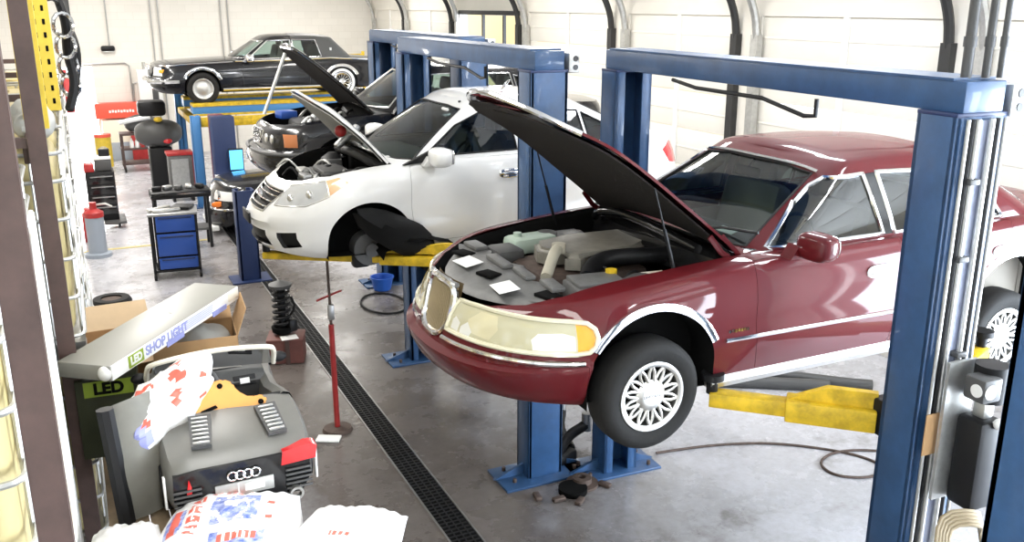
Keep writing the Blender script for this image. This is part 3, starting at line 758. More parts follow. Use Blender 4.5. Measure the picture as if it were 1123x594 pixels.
# ------------------------------------------------------------------ white sedan on the second lift
def white_car():
    root = thing('car', 'white four-door sedan raised on the second lift, hood up and front wheel off', 'car', (1.33, 8.49, 1.87))
    P = dict(hw=.86, levels_t=[0, .06, .16, .3, .42, .52, .62, .72, .82, .91, .97, 1.],
      nose=[.16, .07, .03, .01, .02, .0, .03, .07, .13, .19, .25, .30], tail=[4.3, 4.38, 4.43, 4.455, 4.455, 4.44, 4.42, 4.40, 4.38, 4.35, 4.32, 4.29],
      width=[.93, .955, .975, .99, .99, .995, 1., 1., .99, .97, .95, .925],
      nose_a=.78, nose_n=2.15, tail_a=.55, tail_n=2.5, plan=[(0, .97), (.9, .995), (2., 1.), (3.4, .995), (4.45, .94)],
      belt=[(0, .74), (.3, .80), (.6, .88), (.95, .935), (1.3, .965), (2.3, 1.0), (3.3, 1.04), (4., 1.06), (4.45, .98)],
      sill=[(0, .19), (.5, .17), (1.3, .19), (3.3, .19), (4.45, .25)], crown=[(0, .0), (.3, .004), (.6, .06), (1.2, .08), (3.7, .05), (4.4, .03)],
      gh=dict(xf=(1.10, 1.92), xr=(3.98, 3.18), w=(.77, .575), af=(.40, .2), ar=(.4, .25), n=2.5, wc=1.1, roof=[(1.7, 1.43), (2.1, 1.465), (2.6, 1.47), (3.2, 1.42)], crown=.05))
    c = Car(P); hw = P['hw']
    # headlamps: swept-back polygon seen from the side
    for sg in (-1, 1):
        poly = [(.14, .625), (.38, .65), (.56, .73), (.745, .85), (.68, .885), (.42, .818), (.25, .765)]
        fs = cut_poly(c.bm, poly, 'xz', lambda f: f.calc_center_median().y*sg > .38 and f.calc_center_median().z < c.zt(f.calc_center_median().x)-.004)
        nb = take(c.bm, fs); cut = cut_box(nb, (.575, None, None), (None, None, None)); am = take(nb, cut)
        lp = loops(nb); l = link_bm('headlamp', nb, mat('lamp_clear_grey', (.55, .56, .56), .1, .2, 1.), root, label='clear swept-back headlamp'); link_bm('turn_signal', am, mat('pale_amber', (.80, .48, .26), .2, 0, 1.), l)
        b = MB(); b.tube(max(lp, key=len), .006, 6, closed=True); b.obj('lamp_bezel', 'alum', l)
        for y, z, r in ((.50, .69, .05), (.64, .735, .05)):
            x = c.front_x(sg*y, z); b = MB(); b.sphere((x+.024, sg*y, z), (.03, r*1.1, r*.8), 16, 10); b.obj('lamp_reflector', 'alum', l)
    # grille, lower intakes
    def hole(poly, nm, mt='black', lb=None):
        fs = cut_poly(c.bm, poly, 'yz', lambda f: f.normal.x < -.15 and f.calc_center_median().x < .6)
        nb = take(c.bm, fs)
        if not nb.faces: return None
        lp = loops(nb); inset_along(nb, .03, Vector((1, 0, .5))); o = link_bm(nm, nb, mt, root, label=lb)
        b = MB(); b.grid([max(lp, key=len), [p+Vector((.04, 0, 0)) for p in max(lp, key=len)]], closed=True); b.obj('grille_edge', mt, o)
        return o, max(lp, key=len)
    g = hole([(-.40, .745), (.40, .745), (.30, .565), (-.30, .565)], 'grille', 'black', 'black front grille with chrome bars')
    if g:
        for z in (.60, .645, .69, .725):
            w = .30+(z-.565)*.5; b = MB(); b.tube([(c.front_x(y, z)+.006, y, z) for y in [w*(k/8-1) for k in range(17)]], .008, 6); b.obj('grille_bar', 'chrome', g[0])
        b = MB(); b.lathe([(.03, -.008), (.055, -.008), (.055, .008), (.03, .008)], (c.front_x(0, .66)-.002, 0, .66), (1, 0, 0), 24, closed=True); b.box((c.front_x(0, .66)-.004, 0, .66), (.01, .15, .025), bev=.003); b.obj('badge', 'chrome', g[0])
        b = MB(); b.tube([Vector(p) for p in g[1]], .009, 6, closed=True); b.obj('grille_surround', 'alum', g[0])
    hole([(-.36, .40), (.36, .40), (.42, .27), (-.42, .27)], 'lower_intake', 'black')
    hole([(-.50, .40), (-.66, .42), (-.68, .29), (-.53, .26)], 'fog_lamp_recess', 'black'); hole([(.50, .40), (.66, .42), (.68, .29), (.53, .26)], 'fog_lamp_recess', 'black')
    b = MB(); b.box((c.front_x(0, .48)-.012, 0, .475), (.02, .32, .1), bev=.006); b.obj('plate_bracket', 'black', root)
    c.arches(root, [(.92, .31, .385, .93), (3.52, .31, .365, .95)], liner='dark', tr=.01)
    side = lambda sg: (lambda f: f.calc_center_median().y*sg > hw*.6 and f.normal.y*sg > .1)
    for sg in (-1, 1):
        for nm, poly in (('front_door', [(1.33, .26), (2.36, .26), (2.42, .995), (1.30, .985), (1.29, .6)]), ('rear_door', [(2.375, .26), (3.08, .26), (3.22, .50), (3.42, .70), (3.45, 1.04), (2.435, 1.0)])):
            d = c.panel(root, nm, poly, 'xz', side(sg), 'whitep', gap=.003); c.handle(d or root, 2.26 if nm == 'front_door' else 3.28, .83, sg, mt='chrome', L=.18)
        c.mirror(root, 1.50, .985, sg, 'whitep', sx=1.1)
        b = MB(); y = c.side_y(1.38, .96, sg); b.prism([(1.24, .965), (1.52, .985), (1.50, 1.08)], y-sg*.03, y+sg*.012); b.obj('mirror_sail', 'black', root)
        # tail lamp wraps the rear corner
        fs = cut_poly(c.bm, [(4.08, .80), (4.5, .72), (4.5, .97), (4.10, 1.0), (3.98, .93)], 'xz', lambda f: f.calc_center_median().y*sg > .44 and f.normal.z < .8)
        nb = take(c.bm, fs); 
        if nb.faces: link_bm('tail_lamp', nb, 'redl', root, label='red tail lamp')
    c.windows(root, [[(1.46, 1.02), (2.38, 1.03), (2.34, 1.385), (2.05, 1.37), (1.80, 1.27)], [(2.46, 1.03), (3.12, 1.06), (3.08, 1.35), (2.42, 1.385)], [(3.16, 1.06), (3.50, 1.09), (3.38, 1.2), (3.12, 1.33)]], glass='glassd', trim='black', tr=.008)
    c.screen(root, [(-.72, 1.0), (.72, 1.0), (.62, 1.2), (.52, 1.40), (.3, 1.42), (-.3, 1.42), (-.52, 1.40), (-.62, 1.2)], True, trim='black', tr=.008)
    c.screen(root, [(-.6, 1.12), (.6, 1.12), (.46, 1.38), (-.46, 1.38)], False, name='rear_window', trim='black')
    hp = [(.30, 0), (.33, .25), (.42, .44), (.62, .64), (.85, .70), (1.16, .725), (1.12, .4), (1.08, 0), (1.12, -.4), (1.16, -.725), (.85, -.70), (.62, -.64), (.42, -.44), (.33, -.25)]
    fs = cut_poly(c.bm, hp, 'xy', lambda f: f.normal.z > .3 and f.calc_center_median().z > .7 and f.calc_center_median().x < 1.4)
    hb = take(c.bm, fs); th = R(55); hx, hz = 1.16, 1.0
    lin = take(hb, hb.faces[:], keep=True)
    for v in lin.verts: v.co = Vector((.75+(v.co.x-.75)*.93, v.co.y*.92, v.co.z-.03))
    mt = Matrix.Translation((hx, 0, hz)) @ Matrix.Rotation(th, 4, 'Y') @ Matrix.Translation((-hx, 0, -hz))
    thick(hb, .02); thick(lin, .008)
    for q in (hb, lin): bmesh.ops.transform(q, matrix=mt, verts=q.verts)
    h = link_bm('hood', hb, 'whitep', root, label='white hood propped open'); link_bm('hood_liner', lin, mat('hood_underside', (.36, .36, .34), .6, bump=.3, bscale=18), h)
    b = MB(); b.box((1.0, .12, 1.12), (.3, .1, .06), rot=RM(y=-40), bev=.02); b.obj('hood_latch', 'steel', h)
    b = MB(); b.sphere(mt @ Vector((.78, -.3, .86)), .055, 14, 8); b.obj('hood_bumper', 'redp', h, label='red rubber block under the hood')
    # engine bay
    b = MB(); rows = [[(x, y, c.lidz(x, min(1, abs(y)/max(.3, c.lid_w(x))))-.004) for x, y in hp]]
    rows.append([(.8+(x-.8)*.97, y*.96, z-.04) for x, y, z in rows[0]]); rows.append([(.8+(x-.8)*.95, y*.92, .45) for x, y, z in rows[0]])
    V = b.grid(rows, closed=True); b.face(V[-1]); b.obj('engine_bay', 'dark', root)
    b = MB(); b.box((.80, .0, .74), (.36, .62, .18), bev=.04); b.box((.76, -.1, .85), (.24, .40, .05), bev=.02); b.obj('engine_cover', 'darkgrey', root)
    b = MB(); b.box((.72, -.44, .80), (.22, .18, .15), bev=.015); b.obj('battery', 'black', root)
    for x, y, m, d in ((.52, -.12, 'steel', (.10, .18, .08)), (.56, .16, 'galv', (.1, .2, .09)), (.62, -.28, 'galv', (.12, .1, .09)), (.92, .44, 'darkgrey', (.2, .2, .14)), (.98, -.3, 'black', (.2, .34, .1))):
        b = MB(); b.box((x, y, .80), d, rot=R(random.uniform(-15, 15)), bev=.02); b.obj('engine_component', m, root)
    b = MB(); b.lathe([(.13, .76), (.12, .87), (.05, .92), (.001, .92)], (.95, -.5, 0), (0, 0, 1), 20); b.obj('strut_tower', 'black', root); b = MB(); b.lathe([(.13, .76), (.12, .87), (.05, .92), (.001, .92)], (.95, .5, 0), (0, 0, 1), 20); b.obj('strut_tower', 'black', root)
    for k in range(9):
        x, y = random.uniform(.48, 1.0), random.uniform(-.5, .5); a = random.uniform(0, 6); b = MB(); b.tube([(x, y, .80), (x+.1*cos(a), y+.1*sin(a), .90), (x+.2*cos(a), y+.2*sin(a), .80)], random.uniform(.01, .02), 6, smooth=2); b.obj('wiring_hose', random.choice(['black', 'steel', 'galv']), root)
    b = MB(); b.tube([(1.02, .55, .95), (1.0, 0, 1.0), (1.04, -.5, .97), (1.10, -.66, .93)], .045, 10, smooth=2); b.obj('cowl', 'black', root)
    # bare hub, hanging liner and strut of the missing near front wheel
    b = MB(); b.cyl((.93, -.55, .22), (.93, -.74, .22), .15, 28); b.cyl((.93, -.74, .22), (.93, -.80, .22), .06, 20); b.obj('brake_disc', 'darkgrey', root)
    b = MB(); b.cyl((.95, -.60, .2), (.97, -.52, .62), .045, 12); b.tube([(.95+.075*cos(k*.9), -.55+.075*sin(k*.9), .36+.006*k) for k in range(44)], .012, 6); b.obj('suspension_strut', 'black', root)
    b = MB(); b.box((.86, -.64, .12), (.16, .12, .16), bev=.03); b.tube([(.93, -.6, .12), (1.2, -.3, .1), (1.0, 0, .1)], .03, 8); b.obj('control_arm', 'black', root)
    b = MB(); rows = []
    for k in range(22):
        a = R(158-k*8.4); rr = .47; row = []
        for j in range(6):
            u = j/5; row.append((1.36+rr*cos(a)*(1+.10*u)+.10*u, -.50-.46*u+.04*sin(k*.8), .06+rr*.80*sin(a)-.14*u-.12*cos(a)+.012*sin(k*2.1+j)))
        rows.append(row)
    b.grid(rows); thick(b.bm, .012)
    rows = []
    for (x, z, hw_) in ((.78, .60, .03), (.86, .545, .10), (.98, .47, .14), (1.12, .39, .16), (1.26, .31, .165), (1.37, .22, .15), (1.44, .10, .11), (1.47, .0, .05)):
        rows.append([(x+hw_*.62*q, -.90-.06*(1-q*q)+.03*sin(x*30+q*4), z+hw_*.78*q) for q in (-1, -.8, -.5, -.15, .2, .55, .85, 1)])
    b.grid(rows); b.grid([[(p[0], p[1]+.05+.1*abs(p[2]-.3), p[2]) for p in r_] for r_ in rows]); b.obj('fender_liner', mat('liner_black', (.006, .006, .006), .6, spec=.2), root, label='black fender liner hanging out of the wheel arch')
    wheel(root, (3.52, -.74, .22), .30, .19, -1, 'steel'); wheel(root, (3.52, .74, .22), .30, .19, 1, 'steel'); wheel(root, (.92, .74, .25), .30, .19, 1, 'steel')
    c.under(root); c.interior(root, 'greyf', rows=(2.15, 3.0), x0=1.42, z=.34)
    b = MB(); b.box((1.95, -.40, 1.455), (.02, .02, .02)); b.obj('roof_bracket', 'black', root)
    b = MB(); b.box((1.82, -.36, 1.388), (.02, .14, .02), rot=RM(y=-25)); b.obj('windshield_sticker', 'white', root)
    c.finish(root, 'whitep'); return root
CAR_WHITE = white_car()
# ------------------------------------------------------------------ the darker cars further back
def generic(P): return Car(P)
def black_car():
    root = thing('car', 'glossy black sedan raised behind the white car, hood held up by a pale pole', 'car', (1.9, 11.6, 2.0))
    P = dict(hw=.87, m=(14, 60, 12), levels_t=[0, .08, .2, .38, .5, .56, .7, .85, .95, 1.], nose=[.16, .05, .0, .0, .02, .09, .10, .12, .15, .19], tail=[4.7, 4.78, 4.8, 4.8, 4.79, 4.76, 4.75, 4.74, 4.72, 4.7],
      width=[.94, .96, .98, 1., 1., .995, 1., .99, .96, .93], nose_a=.55, nose_n=2.7, tail_a=.5, tail_n=2.7, plan=[(0, .97), (1, 1), (3.8, 1), (4.8, .95)],
      belt=[(0, .76), (.4, .82), (1.3, .92), (2.5, .96), (3.6, .98), (4.8, .93)], sill=[(0, .24), (.5, .2), (4.2, .2), (4.8, .27)], crown=[(0, .02), (.6, .06), (1.3, .07), (4., .04), (4.8, .02)],
      gh=dict(xf=(1.35, 2.05), xr=(4.15, 3.55), w=(.78, .58), af=(.38, .2), ar=(.35, .2), n=2.6, roof=[(1.9, 1.40), (2.3, 1.435), (3., 1.44), (3.6, 1.40)], crown=.04))
    c = Car(P); hw = P['hw']
    for sg in (-1, 1):
        fs = cut_box(c.bm, (None, .30 if sg > 0 else None, .585), (.42, None if sg > 0 else -.30, .735), lambda f: abs(f.normal.z) < .8 and f.calc_center_median().x < .6)
        nb = take(c.bm, fs); am = take(nb, cut_box(nb, (.28, None, None), (None, None, None))); l = link_bm('headlamp', nb, 'blackg', root); link_bm('turn_signal', am, mat('dull_amber', (.45, .16, .06), .25, 0, 1.), l)
        for y in (.40, .54):
            x = c.front_x(sg*y, .66); b = MB(); b.sphere((x+.005, sg*y, .66), (.025, .06, .06), 16, 10); b.obj('lamp_reflector', 'alum', l)
        pts = [(c.front_x(sg*y, .5)-.006, sg*y, .505) for y in (.05, .2, .35, .5, .62, .72)]+[(x, c.side_y(x, .5, sg)+sg*.006, .505) for x in (.35, .5, .6)]
        b = MB(); b.tube(sorted(pts, key=lambda p: abs(p[1])), .022, 8, smooth=1); b.obj('bumper_moulding', 'darkgrey', root)
    b = MB(); fr = [(c.front_x(y, z)-.01, y, z) for y, z in ((-.24, .6), (-.24, .74), (0, .75), (.24, .74), (.24, .6), (0, .585))]; b.tube(fr, .012, 6, closed=True)
    for k in range(-6, 7): b.box((c.front_x(0, .66)-.004, k*.036, .665), (.012, .006, .14))
    b.obj('grille', 'chrome', root)
    c.arches(root, [(.95, .34, .37, .95), (3.75, .34, .37, .95)])
    side = lambda sg: (lambda f: f.calc_center_median().y*sg > hw*.6 and f.normal.y*sg > .15)
    for sg in (-1, 1):
        for nm, poly in (('front_door', [(1.5, .27), (2.5, .27), (2.56, .96), (1.46, .95)]), ('rear_door', [(2.52, .27), (3.25, .27), (3.62, .7), (3.68, .98), (2.58, .97)])):
            d = c.panel(root, nm, poly, 'xz', side(sg), 'blackp', gap=.003); c.handle(d or root, 2.4 if nm == 'front_door' else 3.5, .8, sg, mt='blackp')
        c.mirror(root, 1.68, .96, sg, 'blackp')
    c.windows(root, [[(1.68, .98), (2.52, .99), (2.48, 1.37), (2.2, 1.365), (1.95, 1.27)], [(2.6, .99), (3.3, 1.0), (3.25, 1.35), (2.55, 1.37)], [(3.34, 1.0), (3.75, 1.02), (3.5, 1.27), (3.3, 1.33)]], glass='glass', trim='chrome', tr=.008)
    c.screen(root, [(-.7, .99), (.7, .99), (.6, 1.2), (.52, 1.375), (-.52, 1.375), (-.6, 1.2)], True, trim='alum', tr=.012)
    c.screen(root, [(-.62, 1.04), (.62, 1.04), (.5, 1.35), (-.5, 1.35)], False, name='rear_window')
    hp = [(.2, 0), (.22, .3), (.34, .55), (.6, .70), (1.4, .76), (1.34, 0), (1.4, -.76), (.6, -.70), (.34, -.55), (.22, -.3)]
    fs = cut_poly(c.bm, hp, 'xy', lambda f: f.normal.z > .35 and f.calc_center_median().z > .7 and f.calc_center_median().x < 1.6)
    hb = take(c.bm, fs); th = R(49); hx, hz = 1.38, .93; lin = take(hb, hb.faces[:], keep=True)
    for v in lin.verts: v.co = Vector((.9+(v.co.x-.9)*.94, v.co.y*.94, v.co.z-.03))
    mt = Matrix.Translation((hx, 0, hz)) @ Matrix.Rotation(th, 4, 'Y') @ Matrix.Translation((-hx, 0, -hz))
    thick(hb, .018); thick(lin, .01)
    for q in (hb, lin): bmesh.ops.transform(q, matrix=mt, verts=q.verts)
    h = link_bm('hood', hb, 'blackp', root, label='black hood propped open'); link_bm('hood_liner', lin, 'lint', h)
    b = MB(); b.tube([mt @ Vector((.25, y, .80)) for y in (-.3, 0, .3)], .022, 8); b.obj('hood_lip', 'chrome', h)
    b = MB(); b.cyl((.32, .60, .84), mt @ Vector((.36, .45, .80)), .022, 10); b.obj('hood_prop', 'white', root, label='pale pole propping the hood')
    b = MB(); rows = [[(x, y, c.lidz(x, min(1, abs(y)/max(.3, c.lid_w(x))))-.004) for x, y in hp]]; rows.append([(.85+(x-.85)*.95, y*.93, .5) for x, y, z in rows[0]])
    V = b.grid(rows, closed=True); b.face(V[-1]); b.obj('engine_bay', 'dark', root)
    b = MB(); b.box((.85, 0, .74), (.6, .6, .16), bev=.05); b.obj('engine_cover', 'darkgrey', root)
    b = MB(); b.box((.55, .35, .85), (.22, .24, .1), bev=.02, rot=R(10)); b.obj('air_box', 'bluep', root, label='blue box at the front of the engine')
    for k in range(7):
        x, y = random.uniform(.4, 1.2), random.uniform(-.6, .6); b = MB(); b.tube([(x, y, .82), (x+.12, y+.06, .92), (x+.2, y+.15, .84)], .018, 6, smooth=2); b.obj('wiring_hose', random.choice(['alum', 'black', 'white']), root)
    for sg in (-1, 1): wheel(root, (.95, sg*.76, .26), .315, .2, sg, 'web', spokes=10); wheel(root, (3.75, sg*.76, .2), .315, .2, sg, 'web', spokes=10)
    c.under(root); c.interior(root, 'tan', rows=(2.3, 3.1), x0=1.55, z=.33); c.finish(root, 'blackp')
    return root
def coupe_car():
    root = thing('car', 'dark vintage coupe with vinyl roof, high on the four-post lift by the back wall', 'car', (1.5, 22.0, 2.12))
    P = dict(hw=.97, m=(14, 60, 12), levels_t=[0, .08, .2, .4, .5, .56, .7, .86, .95, 1.], nose=[.2, .08, .02, 0, .03, .10, .12, .13, .15, .18], tail=[5.2, 5.27, 5.3, 5.32, 5.31, 5.27, 5.25, 5.24, 5.22, 5.2],
      width=[.95, .97, .985, 1., 1., .99, .99, .97, .95, .92], nose_a=.42, nose_n=3.2, tail_a=.4, tail_n=3., plan=[(0, .97), (1, 1), (4.3, 1), (5.3, .96)],
      belt=[(0, .82), (.6, .86), (2., .90), (3., .90), (3.9, .93), (5.3, .85)], sill=[(0, .28), (.5, .24), (4.6, .24), (5.3, .3)], crown=[(0, .02), (.6, .05), (1.8, .06), (4.5, .04), (5.3, .02)],
      gh=dict(xf=(1.78, 2.48), xr=(4.5, 4.08), w=(.86, .68), af=(.4, .25), ar=(.3, .2), n=3.0, roof=[(2.3, 1.34), (2.8, 1.385), (3.4, 1.39), (4.2, 1.33)], crown=.03))
    c = Car(P); hw = P['hw']
    for sg in (-1, 1):
        fs = cut_box(c.bm, (None, .48 if sg > 0 else None, .62), (.28, None if sg > 0 else -.48, .80), lambda f: abs(f.normal.z) < .8 and f.calc_center_median().x < .5)
        nb = take(c.bm, fs); l = link_bm('headlamp', nb, 'clear', root)
        b = MB(); b.box((.30, c.side_y(.30, .72, sg)+sg*.003, .72), (.16, .012, .07), bev=.004); b.obj('marker_lamp', 'amber', l, label='amber marker lamp')
        pts = [(c.front_x(sg*y, .5)-.015, sg*y, .50) for y in (.02, .2, .4, .6, .75, .85)]+[(x, c.side_y(x, .5, sg)+sg*.01, .50) for x in (.3, .45, .6)]
        b = MB(); b.tube(sorted(pts, key=lambda p: abs(p[1])), .05, 8, smooth=1); b.obj('bumper_bar', 'chrome', root, label='chrome bumper bar')
        c.strip(root, [(.18, .815), (.7, .85), (1.75, .885)], 'fender_moulding', 'chrome', .015, sg); c.strip(root, [(1.8, .893), (3., .893), (3.9, .92), (5.0, .86)], 'belt_moulding', 'chrome', .018, sg)
        c.strip(root, [(1.5, .30), (3.7, .30)], 'rocker_moulding', 'chrome', .03, sg)
        c.mirror(root, 2.05, .90, sg, 'chrome'); c.handle(root, 3.3, .75, sg)
    c.arches(root, [(1.08, .36, .38, .98), (4.14, .40, .36, .9)], trim='chrome', tr=.03)
    side = lambda sg: (lambda f: f.calc_center_median().y*sg > hw*.6 and f.normal.y*sg > .15)
    for sg in (-1, 1): c.panel(root, 'door', [(1.95, .33), (3.4, .33), (3.46, .9), (1.9, .89)], 'xz', side(sg), 'blackp', gap=.004)
    b = MB(); b.box((.06, 0, .70), (.06, .62, .26), bev=.015); b.obj('grille', 'chrome', root)
    c.windows(root, [[(2.08, .93), (3.05, .935), (3.05, 1.32), (2.55, 1.31)], [(3.1, .935), (3.72, .95), (3.62, 1.31), (3.1, 1.32)]], trim='chrome', tr=.014)
    c.screen(root, [(-.78, .95), (.78, .95), (.64, 1.30), (-.64, 1.30)], True, trim='chrome', tr=.014)
    c.screen(root, [(-.5, 1.0), (.5, 1.0), (.42, 1.25), (-.42, 1.25)], False, name='rear_window')
    vr = cut_box(c.gb, (3.08, None, None), (None, None, None)); nb = take(c.gb, vr); link_bm('vinyl_roof', nb, 'vinyl', root, label='dull vinyl covering on the rear half of the roof')
    b = MB(); b.box((3.95, -.80, 1.08), (.05, .02, .12), bev=.006); b.obj('opera_lamp', 'white', root)
    for sg in (-1, 1): wheel(root, (1.08, sg*.86, .33), .345, .21, sg, 'steel'); wheel(root, (4.14, sg*.86, .38), .345, .21, sg, 'wire', whitewall=True)
    c.under(root); c.interior(root, 'tan', rows=(2.85, 3.7), x0=2.0, z=.36); c.finish(root, 'blackp')
    return root
def parked_car():
    root = thing('car', 'black car parked low on the floor behind the blue drawer cart, only its nose showing', 'car', (2.05, 18.25, 0))
    P = dict(hw=.86, m=(14, 50, 12), levels_t=[0, .08, .2, .38, .5, .56, .7, .85, .95, 1.], nose=[.16, .05, .0, .0, .02, .10, .12, .14, .18, .22], tail=[4.5, 4.58, 4.6, 4.6, 4.59, 4.56, 4.55, 4.54, 4.52, 4.5],
      width=[.94, .96, .98, 1., 1., .995, 1., .98, .95, .92], nose_a=.6, nose_n=2.5, tail_a=.5, tail_n=2.7, plan=[(0, .97), (1, 1), (3.6, 1), (4.6, .95)],
      belt=[(0, .84), (.4, .93), (1.3, .98), (2.5, 1.0), (4.6, .95)], sill=[(0, .10), (.5, .16), (4., .2), (4.6, .27)], crown=[(0, .03), (.6, .08), (1.3, .08), (4., .04), (4.6, .02)],
      gh=dict(xf=(1.35, 2.05), xr=(4.05, 3.4), w=(.77, .58), af=(.38, .2), ar=(.35, .2), n=2.6, roof=[(1.9, 1.42), (2.3, 1.46), (3., 1.46), (3.6, 1.40)], crown=.04))
    c = Car(P)
    for sg in (-1, 1):
        fs = cut_box(c.bm, (None, .36 if sg > 0 else None, .66), (.5, None if sg > 0 else -.36, .83), lambda f: abs(f.normal.z) < .8 and f.calc_center_median().x < .7)
        nb = take(c.bm, fs); l = link_bm('headlamp', nb, 'clear', root)
        x = c.front_x(sg*.5, .74); b = MB(); b.lathe([(.055, 0), (.085, 0), (.085, .04)], (x-.01, sg*.5, .745), (1, 0, 0), 20); b.obj('lamp_ring', 'chrome', l)
        b = MB(); b.sphere((.22, c.side_y(.22, .58, sg)+sg*.0, .59), (.15, .03, .055), 16, 8, sq=.6); b.obj('turn_signal', mat('orange_lens', (.85, .20, .02), .2, 0, 1.), root, label='orange turn signal in the bumper')
        b = MB(); b.box((.10, sg*.5, .14), (.14, .3, .09), bev=.02); b.obj('fog_lamp', 'white', root)
        pts = [(c.front_x(sg*y, .5)-.006, sg*y, .505) for y in (.05, .2, .35, .5, .62, .72)]+[(x, c.side_y(x, .5, sg)+sg*.006, .505) for x in (.35, .5, .6)]
        b = MB(); b.tube(sorted(pts, key=lambda p: abs(p[1])), .018, 8, smooth=1); b.obj('bumper_moulding', 'chrome', root)
    c.arches(root, [(.95, .33, .36, .95), (3.6, .33, .36, .95)])
    c.windows(root, [[(1.68, 1.01), (2.52, 1.02), (2.48, 1.37), (2.2, 1.365), (1.95, 1.29)], [(2.6, 1.02), (3.4, 1.02), (3.25, 1.35), (2.55, 1.37)]], glass='glassd')
    c.screen(root, [(-.7, 1.03), (.7, 1.03), (.52, 1.375), (-.52, 1.375)], True); c.screen(root, [(-.62, 1.06), (.62, 1.06), (.5, 1.35), (-.5, 1.35)], False, name='rear_window')
    for sg in (-1, 1): wheel(root, (.95, sg*.75, .31), .31, .2, sg, 'web', spokes=10); wheel(root, (3.6, sg*.75, .31), .31, .2, sg, 'web', spokes=10); c.mirror(root, 1.7, 1.0, sg, 'blackp')
    c.under(root); c.interior(root, 'greyf', rows=(2.3, 3.1), x0=1.55, z=.3); c.finish(root, 'blackp')
    return root
CAR_BLACK = black_car(); CAR_COUPE = coupe_car(); CAR_PARKED = parked_car()
# ------------------------------------------------------------------ the building
EXPO = .15
def node_floor():
    m = bpy.data.materials.new('concrete_floor'); m.use_nodes = True; nt = m.node_tree; b = nt.nodes['Principled BSDF']
    tc = nt.nodes.new('ShaderNodeTexCoord')
    def noise(sc, det=6, ro=.6):
        n = nt.nodes.new('ShaderNodeTexNoise'); n.inputs['Scale'].default_value = sc; n.inputs['Detail'].default_value = det; n.inputs['Roughness'].default_value = ro; nt.links.new(tc.outputs['Object'], n.inputs['Vector']); return n
    def ramp(n, p0, c0, p1, c1):
        r = nt.nodes.new('ShaderNodeValToRGB'); r.color_ramp.elements[0].position = p0; r.color_ramp.elements[1].position = p1; r.color_ramp.elements[0].color = (*c0, 1); r.color_ramp.elements[1].color = (*c1, 1); nt.links.new(n.outputs['Fac'], r.inputs['Fac']); return r
    base = ramp(noise(.55, 8, .65), .32, (.40, .40, .425), .66, (.57, .57, .61))
    stain = ramp(noise(1.6, 10, .7), .30, (.52, .49, .46), .46, (1, 1, 1)); fine = ramp(noise(14, 8, .7), .35, (.80, .79, .78), .6, (1, 1, 1))
    def mul(a, c):
        x = nt.nodes.new('ShaderNodeMix'); x.data_type = 'RGBA'; x.blend_type = 'MULTIPLY'; x.inputs[0].default_value = 1.; nt.links.new(a.outputs[0] if a.bl_idname != 'ShaderNodeMix' else a.outputs[2], x.inputs[6]); nt.links.new(c.outputs[0], x.inputs[7]); return x
    sx = nt.nodes.new('ShaderNodeSeparateXYZ'); nt.links.new(tc.outputs['Object'], sx.inputs[0])
    # traffic grime beside the drain; its fade paints daylight into right and far floor
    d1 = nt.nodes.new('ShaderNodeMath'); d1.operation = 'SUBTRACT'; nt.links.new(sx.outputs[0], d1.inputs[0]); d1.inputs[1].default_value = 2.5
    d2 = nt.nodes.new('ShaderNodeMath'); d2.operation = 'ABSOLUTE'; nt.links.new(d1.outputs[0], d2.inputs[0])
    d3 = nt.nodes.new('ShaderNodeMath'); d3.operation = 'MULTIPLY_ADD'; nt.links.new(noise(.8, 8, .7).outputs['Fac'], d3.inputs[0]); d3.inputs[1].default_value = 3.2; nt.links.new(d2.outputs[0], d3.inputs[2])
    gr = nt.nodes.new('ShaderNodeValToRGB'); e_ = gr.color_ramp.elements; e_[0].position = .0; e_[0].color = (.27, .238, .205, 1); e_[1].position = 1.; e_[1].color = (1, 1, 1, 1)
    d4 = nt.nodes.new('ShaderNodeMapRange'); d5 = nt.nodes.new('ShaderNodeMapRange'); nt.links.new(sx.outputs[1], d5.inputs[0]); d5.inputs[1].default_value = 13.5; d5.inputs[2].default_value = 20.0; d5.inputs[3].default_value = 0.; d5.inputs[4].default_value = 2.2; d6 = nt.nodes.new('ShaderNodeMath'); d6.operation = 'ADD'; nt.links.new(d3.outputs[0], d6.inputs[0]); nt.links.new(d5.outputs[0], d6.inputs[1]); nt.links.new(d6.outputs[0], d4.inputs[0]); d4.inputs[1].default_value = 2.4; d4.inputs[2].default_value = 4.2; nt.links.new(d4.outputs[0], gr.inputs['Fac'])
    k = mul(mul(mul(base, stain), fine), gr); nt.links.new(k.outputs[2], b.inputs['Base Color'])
    r = ramp(noise(1.1, 8, .7), .35, (.16,)*3, .7, (.42,)*3); nt.links.new(r.outputs[0], b.inputs['Roughness'])
    bp = nt.nodes.new('ShaderNodeBump'); bp.inputs['Strength'].default_value = .12; bp.inputs['Distance'].default_value = .01; nt.links.new(noise(30).outputs['Fac'], bp.inputs['Height']); nt.links.new(bp.outputs[0], b.inputs['Normal'])
    return m
